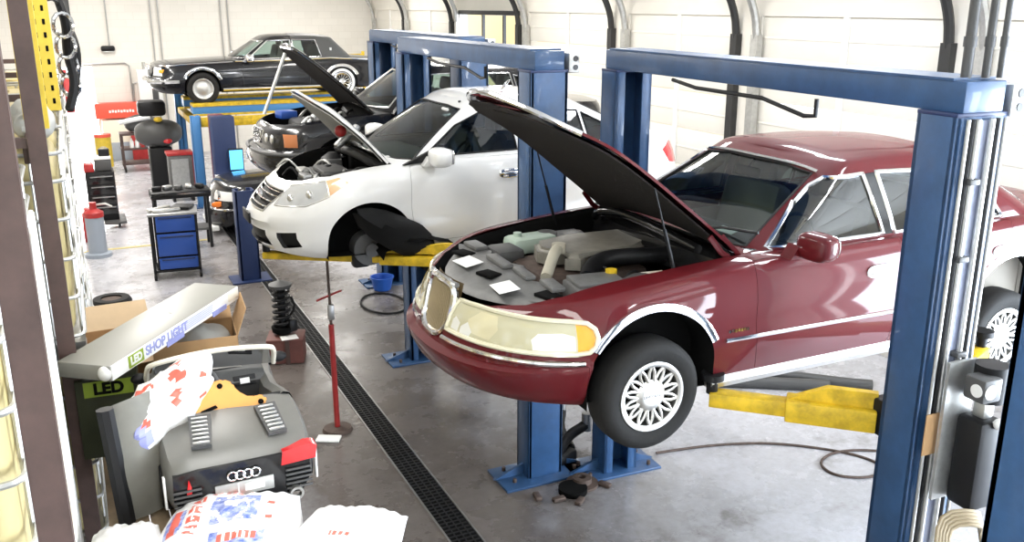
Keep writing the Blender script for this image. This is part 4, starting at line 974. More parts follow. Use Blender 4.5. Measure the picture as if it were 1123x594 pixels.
def node_block():
    m = bpy.data.materials.new('painted_block_wall'); m.use_nodes = True; nt = m.node_tree; b = nt.nodes['Principled BSDF']; b.inputs['Roughness'].default_value = .6
    tc = nt.nodes.new('ShaderNodeTexCoord'); mp = nt.nodes.new('ShaderNodeMapping'); mp.inputs['Rotation'].default_value = (R(90), 0, 0); nt.links.new(tc.outputs['Object'], mp.inputs['Vector'])
    br = nt.nodes.new('ShaderNodeTexBrick'); br.inputs['Scale'].default_value = 1.; br.inputs['Brick Width'].default_value = .4; br.inputs['Row Height'].default_value = .2; br.inputs['Mortar Size'].default_value = .006
    for i, c in ((1, (.80, .77, .71)), (2, (.77, .74, .68)), (3, (.73, .70, .64))): br.inputs[i].default_value = (*c, 1)
    nt.links.new(mp.outputs[0], br.inputs['Vector']); nt.links.new(br.outputs['Color'], b.inputs['Base Color']); return m
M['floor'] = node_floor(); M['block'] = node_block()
M['wallp'] = mat('cream_wall_paint', (.78, .75, .68), .6, noise=.05, nscale=1.5); M['doorp'] = mat('garage_door_paint', (.78, .755, .69), .5, noise=.04, nscale=2); M['track'] = mat('door_track', (.045, .045, .045), .5, .5); M['line'] = mat('floor_line_yellow', (.62, .52, .20), .7, noise=.3, nscale=12); M['ceil'] = mat('ceiling_sheet', (.7, .7, .68), .7)
M['outside'] = mat('outside_stucco', (.78, .58, .30), .8); M['asphalt'] = mat('asphalt', (.32, .32, .32), .9)
X1, Y0_, Y1_, X0_, ZC = 8.7, -6.0, 28.5, -3.2, 5.6
def sbox(name, c, d, m, bev=0):
    b = MB(); b.box(c, d, bev=bev); return struct(b.obj(name, m))
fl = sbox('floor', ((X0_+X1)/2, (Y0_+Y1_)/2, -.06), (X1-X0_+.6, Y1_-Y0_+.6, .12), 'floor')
sbox('ceiling', ((X0_+X1)/2, (Y0_+Y1_)/2, ZC+.06), (X1-X0_+.6, Y1_-Y0_+.6, .12), 'ceil')
# back wall with an open doorway near the left end
b = MB(); yb = Y1_+.1
b.box(((X0_-.35)/2-.0, yb, ZC/2), (-.35-X0_, .2, ZC)); b.box((.12, yb, (2.55+ZC)/2), (.94, .2, ZC-2.55)); b.box(((.59+X1)/2, yb, ZC/2), (X1-.59, .2, ZC)); struct(b.obj('wall_back', 'block'))
sbox('wall_left', (X0_-.1, (Y0_+Y1_)/2, ZC/2), (.2, Y1_-Y0_, ZC), 'wallp'); sbox('wall_front', ((X0_+X1)/2, Y0_-.1, ZC/2), (X1-X0_, .2, ZC), 'wallp')
# right wall: piers and headers around five roller doors
DOORS = [(-5.2, -2.0, True), (-.6, 2.75, True), (3.3, 6.75, False), (7.25, 10.35, False), (10.85, 13.75, False), (14.25, 17.6, False), (18.0, 21.35, True), (21.8, 25.1, False), (25.4, 28.2, False)]
b = MB(); ys = [Y0_]
xr = X1+.1; prev = Y0_
for y0, y1, op in DOORS:
    b.box((xr, (prev+y0)/2, ZC/2), (.2, y0-prev, ZC)); b.box((xr, (y0+y1)/2, (4.05+ZC)/2), (.2, y1-y0, ZC-4.05)); prev = y1
b.box((xr, (prev+Y1_)/2, ZC/2), (.2, Y1_-prev, ZC)); struct(b.obj('wall_right', 'wallp'))
for k, (y0, y1, op) in enumerate(DOORS):
    ym = (y0+y1)/2
    if not op:
        root = struct(bpy.data.objects.new('door_%d' % (k+1), None)); COL.objects.link(root)
        for j in range(7):
            z0 = j*.58; bb = MB(); bb.box((X1+.06, ym, z0+.287), (.05, y1-y0+.1, .57), bev=.008)
            for q in (.28,): bb.box((X1+.032, ym, z0+q), (.012, y1-y0, .03), bev=.005)
            bb.obj('door_panel', 'doorp', root)
        for q in (.5,):
            bb = MB(); bb.box((X1+.02, y0+(y1-y0)*q, 2.03), (.03, .09, 4.04)); bb.obj('door_stile', 'white', root)
        bb = MB(); bb.box((X1+.02, ym, .9), (.05, .3, .05), bev=.01); bb.obj('door_handle', 'track', root)
    else:
        root = struct(bpy.data.objects.new('door_%d' % (k+1), None)); COL.objects.link(root)
        for j in range(6):
            bb = MB(); bb.box((X1-.60-j*.58, ym, 4.66), (.57, y1-y0, .05), bev=.008); bb.obj('door_panel', 'doorp', root)
        bb = MB(); bb.box((X1+.0, ym, 4.02), (.10, y1-y0, .10), bev=.02); bb.obj('door_bottom_seal', 'track', root)
    for ye in (y0-.03, y1+.03):
        s_ = struct(MB().box((X1-.05, ye, 1.9), (.10, .14, 3.8)).tube([(X1-.05, ye, 3.75), (X1-.10, ye, 4.1), (X1-.30, ye, 4.45), (X1-.65, ye, 4.62), (X1-3.6, ye, 4.68)], .055, 8, smooth=2).obj('trim_%d' % (2*k+(1 if ye > ym else 0)+1), 'galv' if ye > ym else 'track'))
# ground outside the doors and the wall across the yard
sbox('trim_40', (13.6, 12, -.09), (9.4, 46, .12), 'asphalt'); sbox('trim_41', (12.5, 29, 2.6), (.3, 26, 5.4), 'outside'); sbox('trim_42', (0, 31.8, -.09), (5, 6.2, .12), 'asphalt')
# painted line and the drain running down the aisle
sbox('trim_43', (-.6+.0, 17.4, .003), (5.2, .10, .004), 'line')
dr = thing('floor_drain', 'long black trench drain with slotted grating down the middle of the floor', 'drain', (2.475, 12, 0))
b = MB()
for sx in (-1, 1): b.box((sx*.128, 0, .004), (.016, 22, .012))
b.obj('drain_frame', 'steel', dr)
b = MB(); b.box((0, 0, .0012), (.24, 22, .0024)); b.obj('drain_channel', 'dark', dr)
b = MB()
for k in range(int(22/.055)): b.box((0, -11+k*.055+.02, .006), (.235, .022, .008))
for q in (-.06, .0, .06): b.box((q, 0, .0075), (.012, 22, .008))
g = b.obj('drain_grating', 'black', dr)
for k, y in enumerate((19.0, 20.15)): sbox('trim_%d' % (50+k), (X1+.1, y, 2.02), (.06, .07, 4.04), 'track')
# fittings on the back wall
cd = MB(); cd.tube([(.2, 28.46, 2.62), (1.45, 28.46, 2.62), (1.55, 28.46, 2.55), (1.55, 28.46, 1.6)], .022, 8); cd.tube([(1.75, 28.46, 2.1), (1.60, 28.46, 2.05), (1.58, 28.46, 1.5)], .022, 8); tag(cd.obj('conduit', 'steel'), 'grey conduit pipe bending down the back wall above the red sign', 'pipe')
for x in (1.10, 2.25, 2.45, 4.15, 4.35):
    tag(MB().cyl((x, 28.46, 3.09 if x < 2 else .01), (x, 28.46, 5.5), .018, 8).obj('conduit', 'steel'), {1.10: 'thin conduit dropping to the black wall lamp', 2.25: 'left thin vertical conduit above the wall panel, on the back wall', 2.45: 'right thin vertical conduit above the wall panel, on the back wall', 4.15: 'left one of the vertical conduit pair behind the dark coupe', 4.35: 'right one of the vertical conduit pair behind the dark coupe'}[x], 'pipe')
lm = thing('wall_lamp', 'small black lamp high on the back wall', 'lamp', (1.05, 28.5, 3.03)); MB().box((0, -.09, 0), (.36, .16, .15), bev=.05).obj('lamp_housing', 'black', lm); MB().box((0, -.1, -.08), (.28, .1, .02), bev=.008).obj('lamp_lens', 'clear', lm)
# door pull cables / conduits dropping beside the near lift
for x, y, r, lb in ((4.03, 3.24, .026, 'leftmost of the three dark conduits rising above the near lift'), (4.12, 3.20, .02, 'middle one of the three dark conduits rising above the near lift'), (4.185, 3.17, .016, 'rightmost of the three dark conduits rising above the near lift')):
    b = MB(); b.cyl((x, y, 3.85), (x, y, ZC), r, 10)
    for z in (4.0, 4.6, 5.2): b.cyl((x, y, z), (x, y, z+.05), r*1.25, 10)
    tag(b.obj('conduit', 'darkgrey'), lb, 'pipe')
for y, z0 in ((7.05, 3.3), (6.9, 3.5)): pass
# ------------------------------------------------------------------ light
w = bpy.data.worlds.new('world'); SC.world = w; w.use_nodes = True; bg = w.node_tree.nodes['Background']; bg.inputs[0].default_value = (.86, .93, 1., 1); bg.inputs[1].default_value = 3.2
def area(name, loc, rot, sx, sy, e, col=(1, 1, 1)):
    l = bpy.data.lights.new(name, 'AREA'); l.shape = 'RECTANGLE'; l.size = sx; l.size_y = sy; l.energy = e; l.color = col
    o = bpy.data.objects.new(name, l); COL.objects.link(o); o.location = loc; o.rotation_euler = [R(a) for a in rot]; return o
for y in (-2.5, 2., 6.5, 11, 15.5, 20, 24.5):  # unseen overhead lights added to brighten; near right row stronger and bluish like daylight
    for x in (.6, 6.0): area('unseen_ceiling_light', (x, y, ZC-.12), (0, 0, 0), .5, 2.6, (75 if x < 2 else 200) if y < 9 else 195, (1, .97, .92) if y > 9 or x < 2 else (.93, .96, 1.))
for y0, y1, op in DOORS:
    if op: area('daylight', (X1+.6, (y0+y1)/2, 2.1), (0, 90, 0), 3.8, y1-y0, 1300 if y1 < 10 else 320, (.78, .88, 1.))
area('daylight', (.12, 29.4, 1.4), (-90, 0, 0), .9, 2.4, 160, (1, .98, .95))
# ------------------------------------------------------------------ two-post lifts
def post_lift(label, loc, Yf, w, d, arm_z, rz=0, top=3.84, bar=True, ends=None, arms='yellow', ah=.13):
    """columns at local y = 0 (near) and y = Yf (far), both centred on x = 0"""
    t = thing('car_lift', label, 'car lift', loc, R(rz)); Yn = 0; bt = .155
    for y, o in ((Yn, 1), (Yf, -1)):
        b = MB(); b.cshape((0, y), (w, d), .03, .02, top-bt, o); col = b.obj('column', 'blue', t)
        b = MB(); b.box((-.02, y-.02*o, .012), (w+.5, d+.2, .024), bev=.004)
        b.prism([(-w/2-.30, .024), (-w/2, .024), (-w/2, .13)], y-.015, y+.015); b.prism([(w/2+.25, .024), (w/2, .024), (w/2, .13)], y-.015, y+.015); bp = b.obj('base_plate', 'blue', t)
        for sx in (-1, 1):
            for sy in (-1, 1): bb = MB(); bb.cyl((sx*(w/2+.14), y+sy*.12, .02), (sx*(w/2+.14), y+sy*.12, .06), .018, 8); bb.obj('anchor_bolt', 'rust', bp)
        b = MB(); b.box((0, y+o*.02, arm_z+.2), (w*.70, d*.7, 1.0), bev=.01); b.box((0, y+o*(d*.5+.02), arm_z-.10), (w*.9, .16, .22), bev=.015); car = b.obj('carriage', 'black', t)
        for sx in (-1, 1):
            e_ = (ends or {}).get((o, sx)); ex, ey = e_ if e_ else (sx*(1.15 if sx < 0 else 1.35), y+o*.75)
            y_s = y+o*(d*.5+.08); x_s = sx*.12
            a = math.atan2(ey-y_s, ex-x_s); L = math.hypot(ex-x_s, ey-y_s); rm = Matrix.Rotation(a, 4, 'Z'); fr = .52
            b = MB(); c1 = Vector((x_s, y_s, arm_z-.13)); b.box(c1+rm.to_3x3() @ Vector((L*fr/2, 0, 0)), (L*fr, .16, ah), rot=rm, bev=.01); b.prism([(0, .0), (L*fr, .0), (L*fr*.55, .10), (0, .10)], -.025, .025, 'xz', Matrix.Translation(c1+Vector((0, 0, .06))) @ rm); arm = b.obj('lift_arm', arms, t, label='yellow swing arm')
            b = MB(); b.box(c1+rm.to_3x3() @ Vector((L*.72, 0, .0)), (L*.52, .11, ah*.7), rot=rm, bev=.008); b.obj('arm_extension', arms, arm)
            b = MB(); e = c1+rm.to_3x3() @ Vector((L*.97, 0, 0)); b.cyl(e+Vector((0, 0, .03)), e+Vector((0, 0, .13)), .035, 12); b.cyl(e+Vector((0, 0, .12)), e+Vector((0, 0, .16)), .07, 16); b.obj('lift_pad', 'black', arm)
        b = MB(); b.box((w/2+.05, y-o*.06, top-.10), (.10, .16, .16), bev=.01); h = b.obj('pulley_bracket', 'galv', col)
        for z in (-.035, .035): b = MB(); b.cyl((w/2+.06, y-o*.06-.085, top-.10+z), (w/2+.06, y-o*.06-.075, top-.10+z), .024, 12); b.cyl((w/2+.095, y-o*.06, top-.10+z), (w/2+.11, y-o*.06, top-.10+z), .024, 12); b.obj('pulley_bolt', 'darkgrey', h)
    b = MB(); b.box((0, (Yn+Yf)/2, top-bt/2), (w*.80, Yf-Yn+d, bt), bev=.008); b.box((0, (Yn+Yf)/2, top+.006), (w*.84, Yf-Yn+d*.4, .014)); bm_ = b.obj('cross_beam', 'blue', t)
    for y in (Yn, Yf): b = MB(); b.box((0, y, top-bt-.008), (w*1.01, d*1.02, .022), bev=.005); b.obj('beam_collar', 'navy', bm_)
    if bar:
        xs = -w*.40; L = Yf-Yn; zb = top-bt-.02
        b = MB(); b.tube([(xs, Yf-L*.27, zb+.0), (xs, Yf-L*.36, zb-.035), (xs, Yn+L*.42, zb-.04), (xs, Yn+L*.30, zb-.11), (xs, Yn+L*.27, zb-.10), (xs, Yn+L*.27, zb)], .014, 8); b.obj('shutoff_bar', 'black', t, label='bent black safety bar under the beam')
    return t
L1 = post_lift('nearest blue two-post lift carrying the maroon sedan', (4.07, 3.265, 0), 3.40, .34, .25, 2.045, rz=-2.4, ends={(1, -1): (-.84, .84)})
L2 = post_lift('blue two-post lift carrying the white sedan', (3.535, 6.88, 0), 3.22, .34, .25, 2.12, ends={(1, -1): (-2.15, 1.5)}, ah=.085)
L3 = post_lift('blue two-post lift carrying the black sedan, third from the camera', (4.20, 10.05, 0), 3.30, .36, .30, 2.16)
L0 = post_lift('blue lift cut off by the right edge of the photo, nearest to the camera', (3.29, 2.02, 0), -3.4, .34, .25, .35, bar=False, ends={(1, -1): (-.75, .3), (1, 1): (.75, .3), (-1, -1): (-.7, -3.7), (-1, 1): (.7, -3.7)})
# hydraulic unit and pipes on the outer face of the near column (local to the lift)
b = MB()
for dx, r in ((-.125, .010), (-.06, .015), (.035, .015), (.125, .011)): b.cyl((dx, -.155, .9), (dx, -.155, 3.66), r, 10)
b.obj('hydraulic_line', 'galv', L1, label='bright pipes running up the column')
MB().box((-.01, -.131, 2.2), (.11, .008, 2.9)).obj('cable_tray', mat('pale_blue_tray', (.42, .46, .60), .4), L1, label='pale tray behind the pipes')
b = MB(); b.cyl((-.09, -.15, .9), (-.09, -.15, 3.66), .013, 8); b.obj('hydraulic_hose', 'black', L1); b = MB(); b.cyl((.075, -.15, .9), (.075, -.15, 3.66), .016, 8); b.obj('hydraulic_hose', 'black', L1)
for z in (2.42, 2.95, 3.35): b = MB(); b.box((-.055 if z > 2.5 else .03, -.155, z), (.07, .06, .03), bev=.006); b.obj('pipe_clamp', 'darkgrey', L1)
pu = MB(); pu.box((.09, -.30, 1.85), (.17, .17, .52), bev=.03); pu = pu.obj('power_unit', 'black', L1, label='black hydraulic power unit')
b = MB(); b.cyl((.12, -.30, 2.20), (.12, -.30, 2.40), .085, 20); b.obj('motor', 'black', pu); b = MB(); b.box((.02, -.34, 2.30), (.13, .13, .13), bev=.015); b.obj('motor_switch', 'darkgrey', pu)
b = MB(); b.cyl((.0, -.41, 2.30), (.0, -.405, 2.30), .04, 20); b.cyl((-.05, -.36, 2.30), (-.046, -.36, 2.30), .035, 20); b.obj('round_sticker', 'white', pu, label='round white sticker'); b = MB(); b.sphere((.11, -.40, 2.10), .032, 14, 8); b.cyl((.1, -.38, 2.1), (.1, -.32, 2.05), .012, 8); b.obj('filler_cap', 'white', pu); b = MB(); b.box((.10, -.30, 2.15), (.08, .08, .10), bev=.02); b.obj('valve_block', 'galv', pu)
b = MB(); b.box((-.105, -.168, 1.98), (.09, .006, .24)); b.obj('instruction_label', 'card', L1, label='orange tan instruction label')
b = MB(); b.box((.02, -.20, 2.0), (.20, .02, .8)); b.obj('mounting_plate', 'galv', L1)
hs = MB(); hc = Vector((-.04, -.36, 1.40))
for k in range(5):
    r = .17+.012*k; hs.tube([hc+Vector((r*cos(a*.262)*1.0, -.05+.012*k+.03*sin(a), r*1.25*sin(a*.262)-.06)) for a in range(24)], .011, 8, closed=True)
hs = hs.obj('coiled_hose', 'hose'); hs.location = (4.07, 3.265, 0); tag(hs, 'coiled tan hose hanging on the near lift column', 'hose')
t = thing('car_lift', 'dark blue lift column standing beyond the nose of the white car', 'car lift', (2.22, 14.45, 0))
b = MB(); b.cshape((0, 0), (.30, .28), .03, .02, 1.45, 1); b.obj('column', 'navy', t); b = MB(); b.box((0, 0, .012), (.6, .5, .024)); b.obj('base_plate', 'navy', t); b = MB(); b.box((0, .05, .9), (.2, .2, .7), bev=.02); b.obj('carriage', 'dark', t)
# four-post runway lift below the coupe
t = thing('car_lift', 'blue and yellow four-post runway lift under the dark coupe', 'car lift', (4.3, 21.9, 0))
for sx, sy in ((-1, -1), (-1, 1), (1, -1), (1, 1)):
    b = MB(); b.cshape((sx*2.02, sy*1.45), (.2, .2), .02, 0, 2.35 if sy > 0 else 1.95, -sy); b.obj('post', mat('light_lift_blue', (.06, .22, .50), .4), t); b = MB(); b.box((sx*2.02, sy*1.45, .01), (.4, .4, .02)); b.obj('base_plate', 'blue', t)
for y in (-.85, .85):
    b = MB(); b.box((0, y, 2.02), (4.0, .48, .17), bev=.01); r_ = b.obj('runway', mat('light_lift_blue', (.06, .22, .50), .4), t)
    b = MB(); b.box((0, y, 2.125), (4.0, .52, .06)); b.box((0, y-.2, 1.92), (4.0, .12, .045)); b.obj('runway_deck', 'yellow', r_, label='yellow runway deck')
for x in (-2.0, 2.0): b = MB(); b.box((x, 0, 1.80), (.16, 2.7, .14), bev=.01); b.obj('cross_member', 'yellow', t)
b = MB(); b.box((-.0, -1.38, 1.80), (3.9, .10, .20), bev=.01); b.obj('lower_rail', 'yellow', t, label='lower yellow rail')
# ------------------------------------------------------------------ things on the storage deck, left foreground
from mathutils import noise as NZ
def blob(c, r, amp=.15, freq=3., n=36, m=24, sq=.8, rot=None, seed=0, mi=None):
    b = MB(); b.sphere((0, 0, 0), r, n, m, sq=sq)
    for v in b.bm.verts:
        d = NZ.noise(v.co*freq*2+Vector((seed, seed*2, 0)))*.6+abs(NZ.noise(v.co*freq*4+Vector((seed, 7, 0))))*.5
        v.co += v.co.normalized()*d*amp*min(r)
    if mi:
        for f in b.bm.faces: f.material_index = mi(f.calc_center_median())
    m_ = Matrix.Translation(Vector(c)) @ (rot or Matrix.Identity(4)); bmesh.ops.transform(b.bm, matrix=m_, verts=b.bm.verts); return b
def pillow(w, l, h, nx=84, ny=104, seed=0, mi=None, amp=.012):
    """filled sack, local x across, y along, flat-sewn ends"""
    b = MB(); top = []; bot = []
    for j in range(ny+1):
        v = -1+2*j/ny; rt = []; rb = []
        for i in range(nx+1):
            u = -1+2*i/nx; q = (max(0, 1-abs(u)**3.2)*max(0, 1-abs(v)**4))**.55
            x = u*w/2*(1-.06*abs(v)**3+.03*sin(v*5)); y = v*l/2*(1-.05*(1-abs(u))*0); nzv = NZ.noise(Vector((x*7+seed, y*7, seed)))*amp*1.4+NZ.noise(Vector((x*22, y*16+seed, seed)))*amp*.7
            # creases running in from the sewn ends
            nzv += .008*sin(u*26+seed)*abs(v)**5
            rt.append(Vector((x, y, h*.30+h*.70*q+nzv*(.3+q)))); rb.append(Vector((x, y, h*.30*(1-q))))
        top.append(rt); bot.append(rb)
    V = b.grid(top)
    if mi:
        for j in range(ny):
            for i in range(nx):
                pass
        for f in b.bm.faces:
            c = f.calc_center_median(); f.material_index = mi(c.x/w*2, c.y/l*2)
    W = b.grid(bot); 
    bmesh.ops.remove_doubles(b.bm, verts=b.bm.verts, dist=1e-4)
    # close the side seams
    for a, c in ((V, W),):
        for j in range(ny):
            for i in (0, nx):
                try: b.bm.faces.new((a[j][i], a[j+1][i], c[j+1][i], c[j][i]))
                except Exception: pass
    return b
def printed(u, v):
    # white film with a blue marbled panel, a blue banner, red lettering rows and a blue badge
    if -.28 < u < .40 and .18 < v < .72: return 1 if NZ.noise(Vector((u*9, v*7, 3))) > -.12 else 0
    if -.22 < u < .55 and -.22 < v < .02: return 2 if (abs(v+.1) < .05 and abs(u-.16) < .28 and int(u*34) % 3) else (1 if abs(u-.16) > .25 or v < -.15 else 0)
    if -.36 < u < .24 and .80 < v < .93: return 2 if (int((u+2)*30) % 3 and int(v*40) % 3) else 0
    if -.60 < u < -.42 and .0 < v < .75: return 2 if (int((v+2)*22) % 3 and NZ.noise(Vector((u*20, v*20, 1))) > -.2) else 0
    if -.90 < u < -.66 and .05 < v < .55 and abs(u+.78)+abs(v-.3)*.35 < .19: return 2 if abs(u+.78) < .06 else 1
    if .52 < u < .62 and .1 < v < .6: return 2 if int((v+2)*18) % 4 == 0 else 0
    return 0
def printed2(u, v):
    if -.3 < u < .35 and -.55 < v < -.15: return 1 if NZ.noise(Vector((u*9, v*8, 5))) > -.1 else 0
    if -.2 < u < .2 and .05 < v < .14: return 2 if int((u+2)*26) % 3 else 0
    return 0
deck = thing('storage_deck', 'low timber storage deck under the sacks and the ride-on toy car', 'deck', (.32, 4.6, 0))
b = MB()
for k in range(9): b.box((-.36+k*.09, 0, 1.865), (.085, 3.3, .03), bev=.004)
b.obj('deck_board', 'concretepl', deck)
for sx in (-.36, .34):
    for y in (-1.55, 0, 1.55): MB().box((sx, y, .925), (.08, .08, 1.85), bev=.005).obj('leg', 'brownsteel', deck)
    MB().box((sx, 0, 1.80), (.06, 3.2, .10), bev=.005).obj('bearer', 'brownsteel', deck)
SACK = ['bag', 'bagblue', 'bagred']
for nm, loc, rz, dims, mi, lb, tilt in (('sack', (.365, 3.63, 1.885), -17, (.60, .90, .17), printed, 'white film sack with blue marbled panel and red lettering, middle of three in front', 0),
    ('sack', (.78, 3.38, 1.90), -34, (.46, .74, .15), printed2, 'plain white sack with small blue print, right of the three front sacks', 0),
    ('sack', (-.035, 3.72, 1.885), -4, (.30, .62, .14), lambda u, v: 0, 'blank white sack, left of the three front sacks, beside the rack', 0)):
    b = pillow(*dims, mi=mi, seed=len(lb)); o = b.obj(nm, SACK, smooth=60); o.location = loc; o.rotation_euler = (R(tilt), 0, R(rz)); tag(o, lb, 'sack', 'white sacks in the foreground')
# ---- ride-on toy roadster, seen from behind
toy = thing('ride_on_toy_car', 'grey ride-on toy roadster with four rings on its black tail panel', 'toy car', (.515, 4.04, 1.88), R(1))
def tp(b, n, m, lb=None, par=None, sm=40): return b.obj(n, m, par or toy, sm, lb)
b = MB(); rows = []
# body shell as cross sections along y (0 tail .. 1.26 nose): (y, half width, sill, shoulder z, centre z)
ST = [(.0, .30, .10, .25, .265), (.02, .325, .08, .285, .295), (.08, .34, .07, .32, .335), (.18, .345, .07, .355, .375), (.30, .345, .07, .385, .41), (.38, .34, .07, .40, .43)]
for y, w, z0, zs, zc in ST:
    rows.append([(-w*.94, y, z0), (-w, y, z0+.06), (-w*1.0, y, zs-.10), (-w*.985, y, zs-.03), (-w*.93, y, zs)] + [(w*u, y, zs+(zc-zs)*(1-u*u)) for u in (-.7, -.35, 0, .35, .7)] + [(w*.93, y, zs), (w*.985, y, zs-.03), (w, y, zs-.10), (w, y, z0+.06), (w*.94, y, z0)])
V = b.grid(rows); b.face([v for v in V[-1]])
tp(b, 'rear_body', 'toygrey', 'grey rear deck')
for sg in (-1, 1):
    b = MB(); rows = []
    for y, w, zt in ((.38, .34, .42), (.5, .335, .40), (.65, .325, .37), (.8, .325, .385), (.95, .335, .41), (1.1, .325, .36), (1.22, .27, .27), (1.26, .20, .20)):
        rows.append([(sg*w*.96, y, .07), (sg*w, y, .14), (sg*w, y, zt-.06), (sg*(w-.02), y, zt-.012), (sg*(w-.05), y, zt), (sg*(w-.085), y, zt-.02), (sg*(w-.095), y, zt-.12)])
    b.grid(rows); tp(b, 'side_body', 'toygrey')
b = MB(); rows = []
for y, w, z in ((.84, .25, .40), (.95, .26, .415), (1.08, .26, .385), (1.2, .22, .29), (1.27, .17, .18), (1.28, .16, .09)): rows.append([(w*u, y, z+.02*(1-u*u)) for u in (-1, -.5, 0, .5, 1)])
b.grid(rows); tp(b, 'front_hood', 'toygrey')
b = MB(); b.box((0, .62, .09), (.62, .62, .03)); b.box((0, .40, .26), (.6, .03, .3)); tp(b, 'cockpit_tub', 'black')
# tail panel
b = MB(); b.prism([(-.27, .06), (.27, .06), (.315, .14), (.31, .262), (.20, .272), (-.20, .272), (-.31, .262), (-.315, .14)], -.012, .02, 'xz'); tl = tp(b, 'tail_panel', 'blackg', 'black tail panel')
b = MB()
for k in range(4):
    c = Vector((-.0525+k*.035, -.022, .215)); b.tube([c+Vector((.0215*cos(a*.2618), 0, .0215*sin(a*.2618))) for a in range(24)], .0042, 6, closed=True)
b.obj('ring_emblem', 'chrome', tl, label='chrome emblem of four linked rings')
b = MB(); b.box((0, -.018, .145), (.27, .012, .07), bev=.004); pl = b.obj('number_plate', 'galv', tl, label='silvery number plate'); b = MB(); b.box((-.03, -.0255, .145), (.004, .003, .06)); b.box((.045, -.0255, .147), (.09, .003, .035)); b.obj('plate_marks', 'sticker', pl)
for sg in (-1, 1):
    b = MB(); b.prism([(sg*.175, .215), (sg*.34, .222), (sg*.35, .285), (sg*.30, .302), (sg*.185, .285)] if sg > 0 else [(-.26, .16), (-.235, .16), (-.235, .2), (-.245, .24)], -.018, .06 if sg > 0 else .02, 'xz'); b.obj('tail_lamp', 'redl', tl, label='red tail lamp' if sg > 0 else 'broken sliver of red tail lamp')
    b = MB()
    for k in range(5): b.box((sg*.255, -.022, .09+k*.024), (.125, .012, .010), bev=.003)
    b.obj('tail_grille', 'darkgrey', tl)
    b = MB(); b.lathe([(.022, 0), (.034, 0), (.034, .03), (.022, .03)], (sg*.235, -.045, .065), (0, 1, 0), 20, closed=True); b.obj('exhaust_tip', 'alum', tl)
    b = MB(); b.box((sg*.348, .02, .18), (.012, .03, .16), bev=.004); b.obj('corner_reflector', 'clear', tl)
    # louvred vents on the rear deck
    b = MB(); mt = Matrix.Translation((sg*.165+.01, .16, .372)) @ RM(z=sg*6, x=18); b.prism([(-.045, -.10), (.045, -.10), (.055, .11), (-.05, .11)], 0, .022, 'xy', mt); v_ = tp(b, 'deck_vent', 'darkgrey')
    b = MB()
    for k in range(7): b.box(mt @ Vector((0, -.085+k*.028, .026)), (.074, .011, .012), rot=RM(z=sg*6, x=18), bev=.002)
    b.obj('vent_louvre', 'galv', v_)
    b = MB(); b.lathe([(.05, -.055), (.12, -.055), (.135, -.03), (.135, .03), (.12, .055), (.05, .055)], (sg*.30, .23, .135), (1, 0, 0), 28, closed=True); tp(b, 'wheel', 'black')
    b = MB(); b.lathe([(.05, -.055), (.12, -.055), (.135, -.03), (.135, .03), (.12, .055), (.05, .055)], (sg*.29, 1.02, .135), (1, 0, 0), 28, closed=True); tp(b, 'wheel', 'black')
    b = MB(); b.sphere((sg*.36, .80, .45), (.045, .03, .03), 14, 8); b.cyl((sg*.31, .82, .41), (sg*.35, .80, .44), .012, 8); tp(b, 'wing_mirror', 'black')
# windscreen frame, dash, wheel
b = MB(); b.tube([(-.33, .80, .42), (-.325, .73, .52), (-.30, .69, .56), (0, .71, .58), (.30, .69, .56), (.325, .73, .52), (.33, .80, .42)], .014, 8, smooth=2); tp(b, 'windshield_frame', 'cream', 'pale windshield frame')
b = MB(); b.grid([[(-.32, .80, .42), (0, .84, .43), (.32, .80, .42)], [(-.29, .695, .555), (0, .715, .575), (.29, .695, .555)]]); tp(b, 'windshield', 'glassd')
b = MB(); b.prism([(.74, .36), (.78, .40), (.90, .42), (.92, .30), (.76, .26)], -.27, .27, 'yz'); d = tp(b, 'dashboard', 'darkgrey'); b = MB(); b.box((.16, .752, .365), (.12, .012, .055), rot=RM(x=-25), bev=.005); b.obj('dash_panel', 'black', d); b = MB(); b.box((.16, .742, .365), (.05, .006, .03), rot=RM(x=-25)); b.obj('dash_badge', 'white', d)
b = MB(); c = Vector((-.12, .56, .435)); m3 = RM(x=58).to_3x3(); b.tube([c+m3 @ Vector((.115*cos(a*.2618), .115*sin(a*.2618), 0)) for a in range(24)], .017, 8, closed=True)
for q in (90, 210, 330): b.cyl(c, c+m3 @ Vector((.11*cos(R(q)), .11*sin(R(q)), 0)), .013, 8)
b.sphere(c, (.045, .03, .04)); b.cyl(c, c+Vector((0, .12, -.06)), .02, 8); sw = tp(b, 'steering_wheel', 'darkgrey'); b = MB(); b.sphere(c+m3 @ Vector((0, 0, .028)), (.026, .02, .02), 12, 8); b.obj('wheel_cap', 'alum', sw)
# orange plastic back rest standing in the cockpit
orp = [(-.19, .0), (-.05, -.01), (.10, .0), (.165, .005), (.20, .04), (.19, .075), (.15, .085), (.10, .07), (.06, .10), (.045, .16), (.0, .185), (-.06, .175), (-.09, .12), (-.12, .07), (-.19, .05)]
b = MB(); b.prism(orp, -.03, .03, 'xz', Matrix.Translation((0, 0, 0)))
bmesh.ops.bevel(b.bm, geom=b.bm.edges[:], offset=.012, segments=2, affect='EDGES'); o = b.obj('seat_back', 'orange'); o.location = (.505, 4.36, 2.245); o.rotation_euler = (R(-30), 0, R(-3)); tag(o, 'orange moulded plastic piece with rounded lobes lying in the toy car', 'plastic part')
for (x, z) in ((-.02, .15), (.165, .045)): b = MB(); b.lathe([(.001, 0), (.014, 0)], (x, -.033, z), (0, -1, 0), 14); b.obj('bolt_hole', 'dark', o)
b = MB(); b.prism([(-.13, .02), (-.04, .045), (-.05, .06), (-.12, .04)], -.034, -.031, 'xz'); b.obj('grip_slot', 'dark', o)
